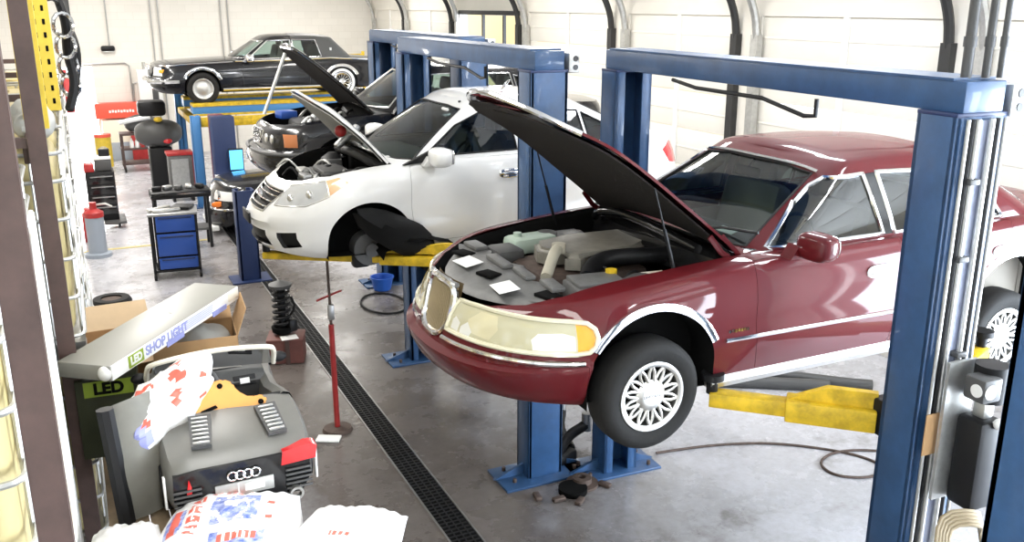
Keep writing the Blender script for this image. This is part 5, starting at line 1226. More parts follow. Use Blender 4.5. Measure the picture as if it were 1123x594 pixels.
# crumpled white shopping bag in the cockpit
def bagmi(c): return 2 if c.x < -.16 and NZ.noise(c*7) > .1 else 1 if NZ.noise(c*11+Vector((4, 0, 0))) > .27 and c.z > -.02 else 0
b = blob((0, 0, 0), (.31, .14, .09), .85, 3.6, 52, 32, .9, None, 3, bagmi); o = b.obj('shopping_bag', ['bag', 'bagred', 'lav'], smooth=22); o.location = (.21, 4.40, 2.35); o.rotation_euler = (R(12), R(-26), R(30)); tag(o, 'crumpled white plastic bag with red print stuffed in the toy car', 'bag')
# grey moulded shell standing left of the toy
b = MB(); rows = []
for j in range(13):
    v = j/12; row = []
    for i in range(17):
        a = R(-38+i*150/16); rr = (.205+.03*sin(v*3.0))*(1-.25*v**3); row.append((rr*sin(a)*1.0+.03*v, -rr*cos(a)*.9, .0+.56*v-.05*(1-cos(a))*v))
    rows.append(row)
b.grid(rows); thick(b.bm, .016); o = b.obj('moulded_shell', mat('shell_grey', (.34, .33, .29), .4, noise=.15, nscale=5), smooth=50); o.location = (.055, 4.36, 1.885); o.rotation_euler = (R(-6), R(-4), R(25)); tag(o, 'curved grey plastic shell standing between the rack and the toy car', 'plastic shell')
b = MB(); b.tube([(.21*sin(R(-38))+.03*v-.004, -.21*cos(R(-38))*.9, .56*v) for v in (0, .25, .5, .75, 1)], .04, 8); b.obj('dark_hollow', 'black', o, label='black strip standing in for the dark hollow of the shell')  # dark tube paints in the black hollow inside the shell
# cartons ------------------------------------------------------
def carton(nm, lb, cx, cy, z, w, d, h, rz, m1, m2, flaps, inside=None):
    t = thing(nm, lb, 'box', (cx, cy, z), R(rz)); th = .006
    b = MB()
    for sx in (-1, 1): b.box((sx*(w/2-th/2), 0, h/2), (th, d, h)); b.box((0, sx*(d/2-th/2), h/2), (w, th, h))
    b.box((0, 0, th/2), (w, d, th)); b.obj('box_body', m1, t)
    for sd, ang in flaps:
        b = MB(); l = min(w, d)*.48
        if sd in 'fb': b.box((0, l/2, 0), (w*.98, l, .005)); mm = Matrix.Translation((0, (-d/2 if sd == 'f' else d/2), h)) @ RM(z=180 if sd == 'f' else 0) @ RM(x=ang)
        else: b.box((0, l/2, 0), (d*.98, l, .005)); mm = Matrix.Translation(((-w/2 if sd == 'l' else w/2), 0, h)) @ RM(z=90 if sd == 'l' else -90) @ RM(x=ang)
        bmesh.ops.transform(b.bm, matrix=mm, verts=b.bm.verts); b.obj('flap', m2, t)
    return t
carton('cardboard_box', 'open brown cardboard box under the far end of the light carton', .50, 5.58, 1.885, .48, .36, .41, -4, 'card', 'card', [('r', 70), ('b', 20)])
o = blob((.56, 5.60, 2.22), (.15, .12, .10), .4, 4, 24, 16, .9, None, 9).obj('packing_film', 'cloth', smooth=30); tag(o, 'bunched clear packing film inside the open cardboard box', 'packing')
carton('cardboard_box', 'cardboard box with pale flaps folded out, next to the rack', .08, 5.90, 1.885, .44, .42, .32, 3, 'card', 'cardl', [('f', -10), ('r', 20), ('b', 35)])
t = thing('lamp_carton', 'dark carton with a lime LED label, under the near end of the light carton', 'box', (-.01, 5.06, 1.885), R(-4)); MB().box((0, 0, .22), (.30, .28, .44), bev=.004).obj('box_body', 'limed', t)
lb_ = MB(); lb_.box((.01, -.1415, .385), (.25, .002, .105)); lb_ = lb_.obj('lime_label', 'limed', t); lb2 = MB(); lb2.box((.01, -.1425, .39), (.24, .002, .085)); lb2.obj('lime_field', 'lime', lb_)
text_mesh('label_lettering', 'LED', .085, 'dark', lb_, (.01, -.1445, .388), RM(90, 0, 0), bold=.004)
# long carton with SHOP LIGHT on its pale side
A = Vector((.005, 4.70, 2.43)); B = Vector((.80, 5.73, 2.46)); dv = (B-A); L = dv.length
t = thing('shop_light_carton', 'long grey carton lettered SHOP LIGHT lying slanted across the boxes', 'box', tuple((A+B)/2), rot=(0, -math.asin(dv.z/L), math.atan2(dv.y, dv.x)))
b = MB(); b.box((0, .15, 0), (L, .30, .085), bev=.006); b.obj('box_body', 'greycard', t)
b = MB(); b.box((0, -.002, 0), (L-.02, .006, .078)); sf = b.obj('printed_side', 'sticker', t, label='white printed side')
b = MB(); b.box((-L/2+.21, -.006, .0), (.13, .004, .066)); b.obj('lime_patch', 'lime', sf); text_mesh('patch_lettering', 'LED', .06, 'white', sf, (-L/2+.21, -.0085, 0), RM(90, 0, 0), sx=.95, bold=.003)
text_mesh('side_lettering', 'SHOP LIGHT', .072, 'lav', sf, (-L/2+.50, -.006, 0), RM(90, 0, 0), sx=1.0, bold=.002)
for x, w_ in ((-.08, .17), (.40, .16)): b = MB(); b.box((x, -.007, -.035), (w_, .006, .03)); b.obj('lavender_band', 'lav', sf)
b = MB()
for k in range(5): b.box((.12+k*.0, -.006, .025-k*.011), (.42, .003, .003))
b.obj('fine_print', 'lav', sf); b = MB(); b.box((L/2-.08, -.006, .005), (.12, .004, .05)); b.obj('print_patch', 'cream', sf)
b = MB(); b.sphere((-L/2+.0, .03, 0), (.03, .035, .04), 16, 10); b.obj('end_flap', 'white', t)
b = MB(); b.sphere((.12, .14, .044), (.012, .012, .004), 10, 6); b.obj('sticker_dot', 'white', t)
# ------------------------------------------------------------------ rack with caged liquid totes along the left
rack = thing('storage_rack', 'brown steel pallet rack running along the left edge', 'rack', (-.70, 8.5, 0))
for y in (2.5, 5.0, 7.5, 10.0, 12.5):
    for x, w_ in ((-.18, .075), (-1.15, .075)):
        b = MB(); X = x+.70; Y = y-8.5
        b.box((X, Y-.03, 2.6), (w_, .008, 5.2)); b.box((X-w_/2, Y, 2.6), (.008, .066, 5.2)); b.box((X+w_/2, Y, 2.6), (.008, .066, 5.2))
        b.obj('upright', 'brownsteel', rack)
    for z in (.4, 1.2, 2.4, 3.56, 4.6): b = MB(); b.box((-.675+.70, y-8.5, z), (.90, .03, .05)); b.obj('cross_brace', 'brownsteel', rack)
for k in range(4):
    for x in ((-.225, -1.15) if k else (-1.15,)):
        for z in (3.50,): b = MB(); b.box((x+.70, 2.5+2.5*k+1.25-8.5, z), (.05, 2.42, .10), bev=.006); b.obj('beam', 'brownsteel', rack)
def tote(label):
    t = thing('liquid_tote', label, 'tote', (0, 0, 0), group='caged totes in the rack')
    b = MB(); b.box((0, 0, .62), (.86, .98, .98), bev=.09, seg=3); b.lathe([(.08, 1.10), (.08, 1.13), (.001, 1.13)], (0, 0, 0), (0, 0, 1), 20); b.obj('tank', 'tote', t)
    b = MB()
    for s in (-1, 1): b.box((0, s*.42, .06), (.92, .12, .10), bev=.01)
    b.box((0, 0, .115), (.93, 1.05, .02)); b.obj('pallet_base', 'steel', t)
    hx, hy = .465, .525
    for z in (.16, .37, .58, .79, .99, 1.13):
        b = MB(); pts = []
        for sx, sy in ((1, -1), (1, 1), (-1, 1), (-1, -1)):
            for q in range(4):
                a0 = math.atan2(sy, sx)*1.0; k = {(1, -1): -90, (1, 1): 0, (-1, 1): 90, (-1, -1): 180}[(sx, sy)]; a = R(k+q*30); pts.append((sx*(hx-.06)+.06*cos(a), sy*(hy-.06)+.06*sin(a), z))
        b.tube(pts, .011, 6, closed=True); b.obj('cage_rail', 'galv', t)
    for x in (-.32, -.11, .11, .32):
        for s in (-1, 1): b = MB(); b.cyl((x, s*(hy-.012), .12), (x, s*(hy-.012), 1.13), .009, 6); b.obj('cage_bar', 'galv', t)
    for y in (-.38, -.13, .13, .38):
        for s in (-1, 1): b = MB(); b.cyl((s*(hx-.012), y, .12), (s*(hx-.012), y, 1.13), .009, 6); b.obj('cage_bar', 'galv', t)
    b = MB(); b.box((hx+.012, -.1, .72), (.008, .36, .42), bev=.003); b.obj('label_plate', 'white', t)
    return t
T0 = tote('tan caged tote at eye level just behind the nearest rack post'); T0.location = (-.71, 3.16, 2.36)
T0['label'] = 'tan caged tote at the bottom left corner, just behind the nearest rack post'
n = 0
for by in range(4):
    for j in range(2):
        for tier in range(3):
            if by == 0 and j == 0 and tier == 2: continue
            x = -.71 if by == 0 else -.575+.02*((by+tier) % 2)
            y = 2.5+2.5*by+(.66 if j == 0 else 1.80)
            pos = {0: 'on the floor', 1: 'in the middle tier', 2: 'in the top tier'}[tier]; which = ['nearest', 'second', 'third', 'farthest'][by]
            dup(T0, (x, y, tier*1.17+.01), 0, 'caged tote %s of the %s rack bay, %s one' % (pos, which, 'nearer' if j == 0 else 'further'))
T0.location = (-.71, 3.16, 2.35)
# things piled on the top shelf
def cloud(nm, lb, cat, c, r, m, seed, amp=.5, rot=None):
    o = blob((0, 0, 0), r, amp, 3.0, 36, 24, .9, None, seed).obj(nm, m, smooth=28); o.location = c; o.rotation_euler = rot or (0, 0, 0); return tag(o, lb, cat)
cloud('plastic_sheeting', 'bunched grey plastic sheeting between the two rack posts', 'sheeting', (-.40, 3.95, 3.66), (.12, .42, .16), 'grey', 2, .9)
cloud('plastic_sheeting', 'pale wrapped bundle just behind the second rack post', 'sheeting', (-.22, 5.9, 3.56), (.10, .4, .09), 'cloth', 5, .9)
b = MB()
for k in range(4): b.tube([(-.30+.02*k, 3.3+.2*k, 3.62), (-.24, 3.35+.2*k, 3.85), (-.30, 3.5+.2*k, 4.0), (-.34, 3.6+.2*k, 3.8), (-.27, 3.75+.2*k, 3.62)], .012, 8, smooth=2)
tag(b.obj('hose_bundle', 'white'), 'white hoses looped on the shelf between the rack posts', 'hose')
b = MB()
for k in range(3): b.tube([(-.36, 3.0+.18*k, 4.0), (-.29, 3.1+.18*k, 4.14), (-.33, 3.3+.18*k, 4.22), (-.37, 3.4+.18*k, 4.05)], .024, 8, smooth=2)
tag(b.obj('pipe_bundle', 'alum'), 'shiny bent pipes high between the rack posts', 'pipes')
tag(MB().box((-.33, 3.55, 4.06), (.05, .8, .14), bev=.02).obj('yellow_rail', 'rackyel'), 'yellow bar lying behind the shiny pipes on the rack', 'bar')
tag(MB().tube([(-.30, 3.2, 3.5), (-.26, 3.3, 3.2), (-.22, 3.2, 2.9), (-.23, 3.1, 2.66), (-.25, 3.0, 2.52)], .012, 10, smooth=2).obj('drain_hose', 'cream'), 'pale bent hose hanging in front of the totes between the posts', 'hose')
tag(MB().tube([(-.23, 3.9, 3.4), (-.21, 3.8, 3.0), (-.20, 3.7, 2.4), (-.19, 3.6, 2.2), (-.23, 3.5, 2.12)], .012, 10, smooth=2).obj('drain_hose', 'cream'), 'long pale hose hanging behind the second post, ending low', 'hose')
tag(MB().box((-.21, 4.15, 2.55), (.02, .06, 1.7), rot=RM(x=3), bev=.006).box((-.21, 4.25, 2.5), (.02, .05, 1.75), rot=RM(x=3), bev=.006).obj('shelf_channel', 'white'), 'white metal channel pair leaning upright against the totes', 'channel')
# yellow perforated uprights
for y, x, lb in ((5.55, -.19, 'wider yellow perforated rack upright behind the second brown post'), (6.5, -.13, 'thinner yellow perforated rack upright, right of the wider one')):
    t = thing('rack_upright', lb, 'upright', (x, y, 3.56)); b = MB(); b.box((0, 0, .75), (.11, .008, 1.5)); b.box((.055, .05, .75), (.008, .11, 1.5)); b.box((-.055, .05, .75), (.008, .11, 1.5)); b.mi = 1
    for k in range(18):
        for q in (-.025, .025): b.box((q, -.0055, .06+k*.08), (.016, .004, .034), bev=.003)
    b.obj('channel', ['rackyel', 'dark'], t)
b = MB()
for k in range(5): b.tube([(-.02+.012*k, 8.2+.08*k, 4.3), (.03, 8.1+.1*k, 4.05), (.0+.02*k, 8.3, 3.85), (.04, 8.25+.05*k, 3.6), (-.03, 8.2, 3.4)], .035, 8, smooth=2)
b.tube([(-.16, 7.55, 4.22), (-.05, 7.9, 4.24), (.0, 8.2, 4.2)], .012, 6)
tag(b.obj('flex_pipe', 'black'), 'black and bright coiled pipes hanging high right of the yellow uprights', 'pipes')
b = MB()
for k in range(4): c = Vector((.0, 8.05+.12*k, 4.05-.16*k)); b.tube([c+Vector((.07*cos(a*.5236), .02*sin(a), .09*sin(a*.5236))) for a in range(12)], .016, 6, closed=True)
tag(b.obj('chrome_rings', 'chrome'), 'chrome rings hung among the black pipes by the back doorway', 'rings')
# ------------------------------------------------------------------ floor clutter and the far end of the shop
def T(nm, lb, cat, loc, rz=0, group=None): return thing(nm, lb, cat, loc, R(rz), group)
# threaded prop stand under the white bumper
t = T('prop_stand', 'tall thin red screw stand with round foot under the white bumper', 'stand', (2.06, 8.55, 0))
MB().lathe([(.001, .03), (.05, .05), (.14, .03), (.155, .0)], n=28).obj('foot', 'rust', t); MB().cyl((0, 0, .03), (-.004, 0, 1.15), .028, 12).obj('pole', 'redp', t); MB().cyl((-.004, 0, 1.1), (-.01, 0, 1.98), .014, 10).obj('screw_rod', 'rust', t); MB().box((0, 0, 1.28), (.06, .06, .16), bev=.01).obj('collar', 'steel', t)
b = MB(); b.cyl((-.14, -.02, 1.42), (.12, .02, 1.48), .011, 8); b.obj('handle', 'redp', t); MB().box((-.01, 0, 2.0), (.09, .09, .03), bev=.005).obj('saddle', 'rust', t)
tag(MB().box((1.92, 8.37, .012), (.24, .14, .02), rot=R(-28), bev=.006).obj('paper_slip', 'sticker'), 'small white slip lying on the floor by the red stand', 'paper')
# crate and shock absorber
t = T('wooden_crate', 'reddish brown wooden crate on the floor left of the drain', 'crate', (2.02, 10.75, 0), -18)
b = MB(); b.box((0, 0, .30), (.44, .38, .03), bev=.004); b.obj('lid', 'wood', t); b = MB(); b.box((0, -.17, .15), (.42, .025, .28)); b.box((0, .17, .15), (.42, .025, .28)); b.box((.2, 0, .15), (.025, .34, .28)); b.box((-.2, 0, .15), (.025, .34, .28)); b.obj('side_panel', 'wood', t); MB().box((.03, -.192, .15), (.05, .02, .3)).obj('batten', 'brownsteel', t)
tag(MB().box((.0, 0, 0), (.2, .16, .004)).obj('paper_slip', 'sticker'), 'pinkish white paper on top of the wooden crate', 'paper').location = (2.03, 10.62, .322)
t = T('shock_absorber', 'black greasy strut with coil standing on the wooden crate', 'strut', (2.0, 10.8, .315)); MB().cyl((0, 0, 0), (0, 0, .62), .05, 14).obj('damper', 'black', t)
b = MB(); b.tube([(.10*cos(k*.7), .10*sin(k*.7), .10+.0085*k) for k in range(56)], .019, 6); b.obj('coil_spring', 'black', t); MB().lathe([(.001, .60), (.13, .60), (.14, .64), (.04, .68), (.001, .69)]).obj('top_mount', 'darkgrey', t); MB().lathe([(.06, .0), (.13, .04), (.14, .10), (.05, .11)]).obj('spring_seat', 'dark', t); MB().box((.1, -.06, .12), (.12, .1, .16), rot=R(20), bev=.03).obj('knuckle', 'black', t); MB().tube([(.05, -.05, .2), (.15, -.1, .35), (.1, -.12, .5)], .015, 6, smooth=1).obj('brake_hose', 'black', t)
# brake parts between the lift columns
t = T('brake_rotor', 'dull round brake rotor lying on the floor by the lift base', 'rotor', (3.78, 6.50, .0)); b = MB(); b.lathe([(.055, .0), (.15, .0), (.15, .025), (.09, .03), (.085, .075), (.035, .08), (.035, .0)], n=32, closed=True); b.obj('disc', 'rust', t)
t = T('brake_rotor', 'darker brake drum under the round rotor by the lift base', 'rotor', (3.64, 6.42, 0)); MB().lathe([(.001, .0), (.13, .0), (.13, .05), (.05, .055), (.001, .055)], n=28).obj('disc', 'dark', t)
for x, y, rz, lb in ((3.93, 6.98, 20, 'black suspension arm on the floor between the lift columns, nearer one'), (3.98, 7.22, 75, 'black suspension arm on the floor between the lift columns, farther one')):
    t = T('suspension_arm', lb, 'car part', (x, y, 0), rz); MB().tube([(-.2, 0, .10), (0, .05, .22), (.2, -.02, .30)], .05, 10, smooth=2).obj('arm', 'black', t); MB().cyl((.2, -.02, .24), (.2, -.02, .42), .05, 12).obj('bushing', 'steel', t); MB().box((-.1, .03, .06), (.24, .2, .12), bev=.03).obj('bracket', 'black', t)
for k, (x, y) in enumerate(((3.45, 6.33), (3.60, 6.22), (3.30, 6.45), (3.95, 6.38))):
    lbs = ['small dark bolt-on bracket lying before the lift base', 'smallest dark scrap lying nearest the camera by the lift base', 'dark clip lying left of the other scraps by the lift base', 'dark scrap lying right of the brake rotor']
    tag(MB().box((x, y, .022), (.12, .06, .04), rot=R(40*k), bev=.012).obj('metal_scrap', 'rust'), lbs[k], 'scrap', 'metal scraps by the lift base')
t = T('tub', 'small bright blue tub on the floor under the white car', 'tub', (3.95, 13.0, 0)); b = MB(); b.lathe([(.001, .01), (.13, .01), (.17, .2), (.185, .2), (.185, .215), (.165, .215), (.12, .03), (.001, .03)], n=28); b.obj('bowl', 'bluetub', t)
# hoses and cords on the floor
tag(MB().tube([(4.72, 6.70, .015), (5.3, 6.62, .012), (5.9, 6.4, .012), (6.4, 5.95, .012), (6.55, 5.6, .012), (6.3, 5.42, .012), (5.95, 5.6, .012), (6.0, 5.9, .012), (6.4, 6.0, .012), (6.9, 5.7, .012)], .013, 8, smooth=3).obj('air_hose', 'rust'), 'thin brown air hose curling across the floor under the maroon car', 'hose')
tag(MB().tube([(6.3, 7.8, .06), (6.8, 7.5, .06), (7.35, 7.15, .06)], .07, 12, smooth=1).obj('exhaust_hose', 'darkgrey'), 'shorter dark exhaust hose on the floor behind the yellow arm', 'hose')
tag(MB().tube([(6.7, 7.9, .06), (7.1, 7.6, .06), (7.6, 7.1, .06), (7.8, 6.95, .06)], .065, 12, smooth=1).obj('exhaust_hose', 'darkgrey'), 'longer dark exhaust hose on the floor behind the yellow arm', 'hose')
tag(MB().tube([(3.75+.32*cos(a*.3), 12.3+.5*sin(a*.3), .02) for a in range(20)], .016, 6).obj('cable_loop', 'black'), 'loop of thin black cable on the floor left of the maroon bumper', 'cable')
# black tyre lying flat and a bottle behind the boxes
t = T('loose_tire', 'small black tire lying flat behind the cardboard boxes', 'tire', (.16, 13.6, 0)); MB().lathe([(.14, .0), (.24, .0), (.27, .06), (.27, .17), (.24, .22), (.14, .22)], n=36, closed=True).obj('tread', 'rubber', t); MB().lathe([(.001, .19), (.15, .20)], n=28).obj('rusty_disc', 'rust', t)
t = T('bottle', 'white plastic bottle with black cap standing beside the flat tire', 'bottle', (-.14, 13.3, 0)); MB().lathe([(.001, 0), (.07, 0), (.07, .22), (.03, .28), (.001, .28)], n=20).obj('bottle_body', 'white', t); MB().cyl((0, 0, .28), (0, 0, .33), .032, 14).obj('cap', 'black', t)
for k, (x, y, h) in enumerate(((-.05, 12.9, .22), (.12, 12.95, .16), (.30, 13.05, .18))):
    tag(MB().lathe([(.001, 0), (.06, 0), (.06, h*.7), (.025, h*.9), (.025, h), (.001, h)], (x, y, 0), n=16).obj('small_bottle', ['darkgrey', 'steel', 'white'][k]), ['dark small bottle, leftmost of three in front of the flat tire', 'grey small can, middle of three in front of the flat tire', 'white small bottle, rightmost of three in front of the flat tire'][k], 'bottle')
# blue drawer cart
t = T('tool_cart', 'black framed tool cart with blue drawer fronts in the aisle', 'tool cart', (1.22, 15.2, 0), -6)
b = MB()
for sx in (-1, 1):
    for sy in (-1, 1): b = MB(); b.box((sx*.34, sy*.24, .58), (.04, .04, .95)); b.obj('post', 'black', t); MB().lathe([(.02, -.02), (.055, -.02), (.055, .02), (.02, .02)], (sx*.34, sy*.24, .055), (1, 0, 0), 16, closed=True).obj('caster', 'rubber', t)
MB().box((0, 0, 1.05), (.74, .54, .04), bev=.008).obj('top_tray', 'steel', t); MB().box((0, 0, .14), (.72, .52, .03)).obj('bottom_shelf', 'black', t); MB().box((.02, .02, .6), (.62, .44, .85)).obj('carcass', 'black', t)
for z, h in ((.90, .26), (.56, .36), (.26, .18)):
    d = MB().box((.03, -.235, z), (.58, .03, h), bev=.01).obj('drawer', 'bluep', t); MB().box((.03, -.255, z+h*.36), (.5, .02, .025), bev=.006).obj('drawer_handle', 'navy', d)
for k, (x, y, m) in enumerate(((-.2, .05, 'alum'), (-.1, -.12, 'alum'), (.16, .05, 'black'))):
    o = MB().box((0, 0, .03), (.42 if k < 2 else .3, .07 if k < 2 else .28, .05), rot=R(35-k*30), bev=.015).obj(['wrench', 'wrench', 'rag'][k], m); o.location = (1.22+x, 15.2+y, 1.07); tag(o, ['bright long tool lying at the back of the blue cart top', 'bright long tool lying at the front of the blue cart top', 'dark folded rag on the right of the blue cart top'][k], ['tool', 'tool', 'rag'][k])
# black bench behind it
t = T('work_bench', 'black tray-topped bench just beyond the blue drawer cart', 'bench', (1.52, 17.0, 0)); MB().box((0, 0, 1.0), (1.0, .5, .12), bev=.02).obj('tray', 'black', t); MB().box((0, -.255, 1.02), (1.0, .012, .03)).obj('front_edge', 'chrome', t)
for sx in (-1, 1):
    for sy in (-1, 1): MB().box((sx*.44, sy*.2, .48), (.05, .05, .95)).obj('leg', 'black', t)
MB().box((0, 0, .35), (.9, .44, .04)).obj('lower_shelf', 'darkgrey', t)
for k in range(5): o = MB().box((0, 0, .04), (.16, .1, .08), bev=.02, rot=R(30*k)).obj('engine_part', ['black', 'steel', 'darkgrey', 'alum', 'black'][k]); o.location = (1.14+.18*k, 16.98+.05*(k % 2), 1.06); tag(o, ['leftmost dark part on the black bench tray', 'second part from the left on the black bench tray, steel grey', 'middle part on the black bench tray', 'pale alloy part on the black bench tray', 'rightmost dark part on the black bench tray'][k], 'car part', 'parts on the black bench')
# grey cabinet with red frame, screen cabinet, reddish reel
t = T('parts_cabinet', 'small grey cabinet with red top frame by the light blue post', 'cabinet', (1.98, 21.4, 0)); MB().box((0, 0, .62), (.50, .42, .82), bev=.02).obj('cabinet_body', 'grey', t); MB().box((0, 0, 1.06), (.56, .46, .07), bev=.015).obj('top_frame', 'redp', t); MB().box((.26, -.1, .6), (.04, .3, .85)).obj('side_panel', 'purple', t); MB().box((-.02, -.215, .64), (.36, .012, .62)).obj('front_panel', 'galv', t)
for sx in (-1, 1): MB().box((sx*.2, 0, .1), (.06, .38, .2)).obj('leg', 'black', t)
t = T('diagnostic_station', 'dark diagnostic cabinet with a lit blue screen between the lifts', 'cabinet', (2.72, 19.75, 0)); MB().box((0, 0, 1.0), (.46, .36, 2.0), bev=.02).obj('cabinet_body', 'navy', t); s = MB().box((.19, -.25, 1.12), (.30, .05, .46), bev=.01).obj('monitor', 'black', t); MB().box((.19, -.278, 1.12), (.26, .006, .40)).obj('screen', 'screen', s, label='lit blue screen'); MB().box((-.05, -.23, .8), (.4, .2, .04)).obj('keyboard_shelf', 'white', t)
t = T('hose_reel_cabinet', 'dark red slim cabinet behind the light blue post', 'cabinet', (2.66, 20.12, 0)); MB().box((0, 0, 1.0), (.30, .30, 2.0), bev=.03).obj('cabinet_body', 'purple', t); MB().box((.03, -.16, 1.2), (.16, .02, 1.1), bev=.008).obj('door', 'redp', t)
# dark machine with a red lamp, its stand
t = T('tire_machine', 'dark hooded machine with a red lamp in front of the coupe', 'machine', (1.72, 23.0, 0)); MB().box((0, 0, .5), (.5, .5, 1.0), bev=.04).obj('stand', 'black', t); blob((0, 0, 1.32), (.52, .40, .30), .12, 2, 32, 20, .8).obj('hood', 'darkgrey', t); MB().sphere((.16, -.36, 1.16), (.10, .05, .06)).obj('lamp', 'redl', t, label='red lamp'); MB().sphere((.0, -.3, 1.66), (.1, .06, .06), 14, 8).obj('cap', 'yellow', t); MB().box((-.1, .0, 1.9), (.6, .5, .35), bev=.08).obj('upper_hood', 'black', t)
# grey two-shelf cart with bottles
t = T('utility_cart', 'grey two-shelf utility cart against the back wall', 'cart', (1.50, 25.9, 0)); 
for z in (.22, .60, .98): MB().box((0, 0, z), (1.05, .55, .05), bev=.01).obj('shelf', 'brownsteel', t)
for sx in (-1, 1):
    for sy in (-1, 1): MB().box((sx*.48, sy*.24, .55), (.06, .06, .9)).obj('post', 'brownsteel', t); MB().lathe([(.02, -.02), (.07, -.02), (.07, .02), (.02, .02)], (sx*.46, sy*.24, .07), (1, 0, 0), 14, closed=True).obj('caster', 'rubber', t)
for k in range(5):
    o = MB().lathe([(.001, 0), (.05, 0), (.05, .16), (.02, .21), (.02, .25), (.001, .25)], n=14).obj('spray_bottle', ['white', 'white', 'redp', 'bluegrey', 'white'][k]); o.location = (1.25+.13*k, 25.75, .625); tag(o, ['leftmost white bottle on the cart middle shelf', 'second white bottle on the cart middle shelf', 'red bottle on the cart middle shelf', 'blue grey bottle on the cart middle shelf', 'rightmost white bottle on the cart middle shelf'][k], 'bottle', 'bottles on the utility cart')
tag(blob((1.55, 25.9, 1.22), (.42, .24, .22), .3, 2.5, 28, 18, .9).obj('engine_cover', 'darkgrey'), 'dark bulky cover heaped on the utility cart', 'cover'); tag(MB().cyl((1.0, 25.62, 1.30), (1.75, 25.6, 1.42), .06, 12).obj('bumper_tube', 'white'), 'pale tube lying across the heap on the utility cart', 'tube')
# wall unit, red sign, cream counter, drums
t = T('wall_unit', 'white wall-mounted equipment panel with a dark vent right of the red sign', 'panel', (2.02, 28.3, 1.35)); MB().box((0, 0, .55), (.62, .4, 1.1), bev=.03).obj('housing', 'white', t); MB().box((.12, -.21, .45), (.16, .02, .55), bev=.006).obj('vent', 'darkgrey', t); MB().cyl((-.1, 0, 1.1), (-.1, 0, 1.3), .05, 12).obj('pipe_stub', 'galv', t)
t = T('wall_sign', 'orange red sign with white lettering strip on the back wall', 'sign', (1.12, 28.3, 1.35)); MB().box((0, 0, 0), (1.2, .35, .42), bev=.02).obj('sign_panel', 'orangered', t); b = MB()
for k in range(9): b.box((-.22+k*.075, -.18, -.02+.01*(k % 2)), (.055, .01, .07))
b.obj('lettering', 'white', t)
t = T('counter', 'cream counter below the red sign at the back wall', 'counter', (1.0, 28.15, 0)); MB().box((.1, 0, .55), (.9, .5, 1.1), bev=.02).obj('counter_body', 'cream', t); MB().box((.1, -.02, .25), (.92, .5, .5), bev=.02).obj('kick_panel', 'bluegrey', t)
t = T('drum', 'yellow drum with a red lid near the back doorway', 'drum', (.60, 26.9, 0)); MB().lathe([(.001, 0), (.2, 0), (.205, .25), (.2, .27), (.205, .5), (.2, .82), (.001, .82)], n=28).obj('drum_body', 'rackyel', t); MB().lathe([(.21, .80), (.21, .88), (.001, .90)], n=28).obj('lid', 'orangered', t)
tag(MB().box((1.55, 27.9, .35), (.4, .3, .7), bev=.02).obj('red_bin', 'redp'), 'dark red bin on the floor between counter and cart', 'bin')
# black roll cab by the rack with red-topped things, grey drum with red pump
t = T('roll_cab', 'black roll-around tool cabinet by the end of the rack', 'tool cabinet', (.30, 19.5, 0)); MB().box((0, 0, .62), (.52, .55, .95), bev=.02).obj('cabinet_body', 'black', t)
for z in (.35, .55, .75, .95): d = MB().box((.02, -.28, z), (.46, .02, .17), bev=.006).obj('drawer', 'blackg', t); MB().box((.02, -.296, z+.06), (.4, .012, .02)).obj('drawer_pull', 'steel', d)
MB().box((.18, -.1, .12), (.4, .75, .05), bev=.01).obj('base_frame', 'darkgrey', t)
for sx in (-1, 1):
    for sy in (-1, 1): MB().lathe([(.02, -.02), (.05, -.02), (.05, .02), (.02, .02)], (.05+sx*.2, sy*.24, .05), (1, 0, 0), 14, closed=True).obj('caster', 'rubber', t)
for nm, lb, c, d, m in (('tool_case', 'red tool case at the left on the black tool cabinet', (.12, 19.4, 1.10), (.18, .3, .16), 'redp'), ('tool_case', 'dark tool case on top of the black tool cabinet', (.38, 19.5, 1.10), (.3, .36, .22), 'darkgrey'), ('tray', 'pale tray lying on the dark tool case', (.36, 19.45, 1.32), (.34, .3, .05), 'white'), ('grinder', 'black grinder on the pale tray', (.42, 19.5, 1.37), (.2, .16, .14), 'black')):
    t = T(nm, lb, 'tool box' if 'case' in nm else nm, (c[0], c[1], c[2])); MB().box((0, 0, d[2]/2), d, bev=.02).obj('case_body', m, t); MB().tube([(-d[0]*.3, 0, d[2]), (-d[0]*.2, 0, d[2]+.03), (d[0]*.2, 0, d[2]+.03), (d[0]*.3, 0, d[2])], .008, 6).obj('handle', 'steel', t)
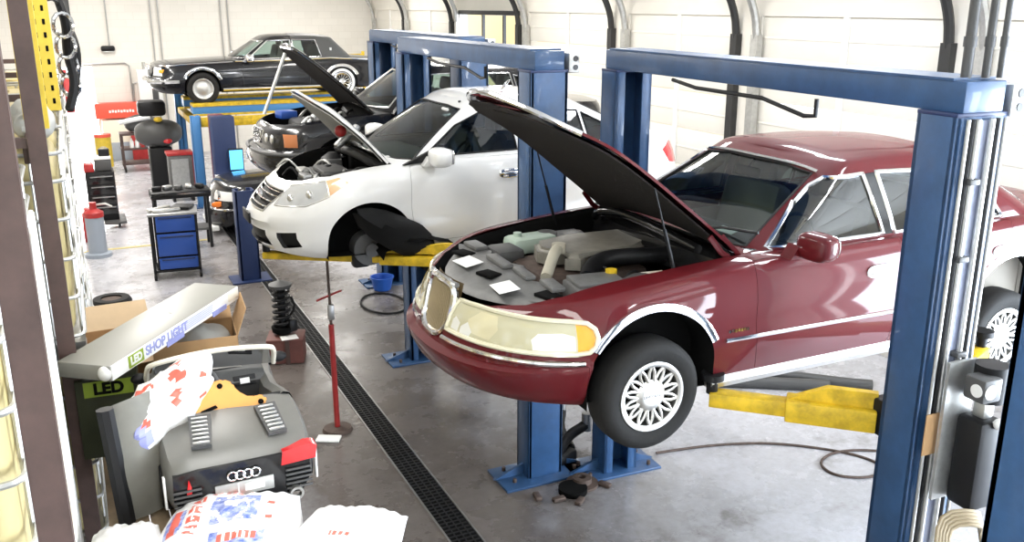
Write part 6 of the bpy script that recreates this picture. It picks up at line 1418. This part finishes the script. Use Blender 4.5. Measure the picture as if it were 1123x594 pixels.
t = T('oil_drum', 'blue grey upright drum with red pump top at the rack end', 'drum', (.09, 17.0, 0)); MB().lathe([(.001, 0), (.22, 0), (.22, .06), (.15, .08), (.15, .72), (.001, .74)], n=28).obj('drum_body', 'bluegrey', t); MB().lathe([(.16, .70), (.16, .78), (.06, .84), (.06, .95), (.001, .96)], n=24).obj('pump', 'redp', t); MB().tube([(.05, 0, .9), (.2, -.05, .92), (.3, -.05, .86)], .02, 8).obj('pump_handle', 'galv', t)
tag(MB().box((.05, 18.3, .55), (.22, .3, .12), bev=.02).box((.05, 18.3, .25), (.3, .4, .5), bev=.02).obj('parts_washer', 'redp'), 'red cabinet stub partly hidden behind the drum with the pump', 'cabinet')
t = T('fire_extinguisher', 'red extinguisher hanging at the rack end under the yellow uprights', 'extinguisher', (-.06, 12.42, 2.95)); MB().lathe([(.001, 0), (.075, 0), (.075, .38), (.03, .45), (.03, .5), (.001, .5)], n=18).obj('cylinder', 'redp', t); MB().tube([(.03, 0, .46), (.12, 0, .42), (.12, 0, .2)], .012, 6).obj('hose', 'black', t); MB().box((-.08, .02, .3), (.14, .05, .05)).obj('bracket', 'brownsteel', t)
# soft yellow rail end beyond the coupe's tail
tag(MB().box((6.75, 24.6, 2.6), (.9, .06, .07)).box((6.75, 24.6, 2.9), (.9, .06, .07)).box((6.35, 24.6, 1.5), (.07, .07, 3.0)).box((7.2, 24.6, 1.5), (.07, .07, 3.0)).obj('guard_rail', 'yellow'), 'yellow railing behind the tail of the dark coupe', 'railing')
# ------------------------------------------------------------------ camera, light, view
cam = bpy.data.cameras.new('camera'); co = bpy.data.objects.new('camera', cam); COL.objects.link(co)
co.location = (0, 0, 4.2); co.rotation_euler = (R(90-16.186), 0, R(-25.315)); cam.sensor_width = 36; cam.lens = 36*1006/1123; cam.clip_start = .05
SC.camera = co
SC.view_settings.view_transform = 'Standard'; SC.view_settings.look = 'None'; SC.view_settings.gamma = 1; SC.view_settings.use_curve_mapping = False
SC.view_settings.exposure = EXPO
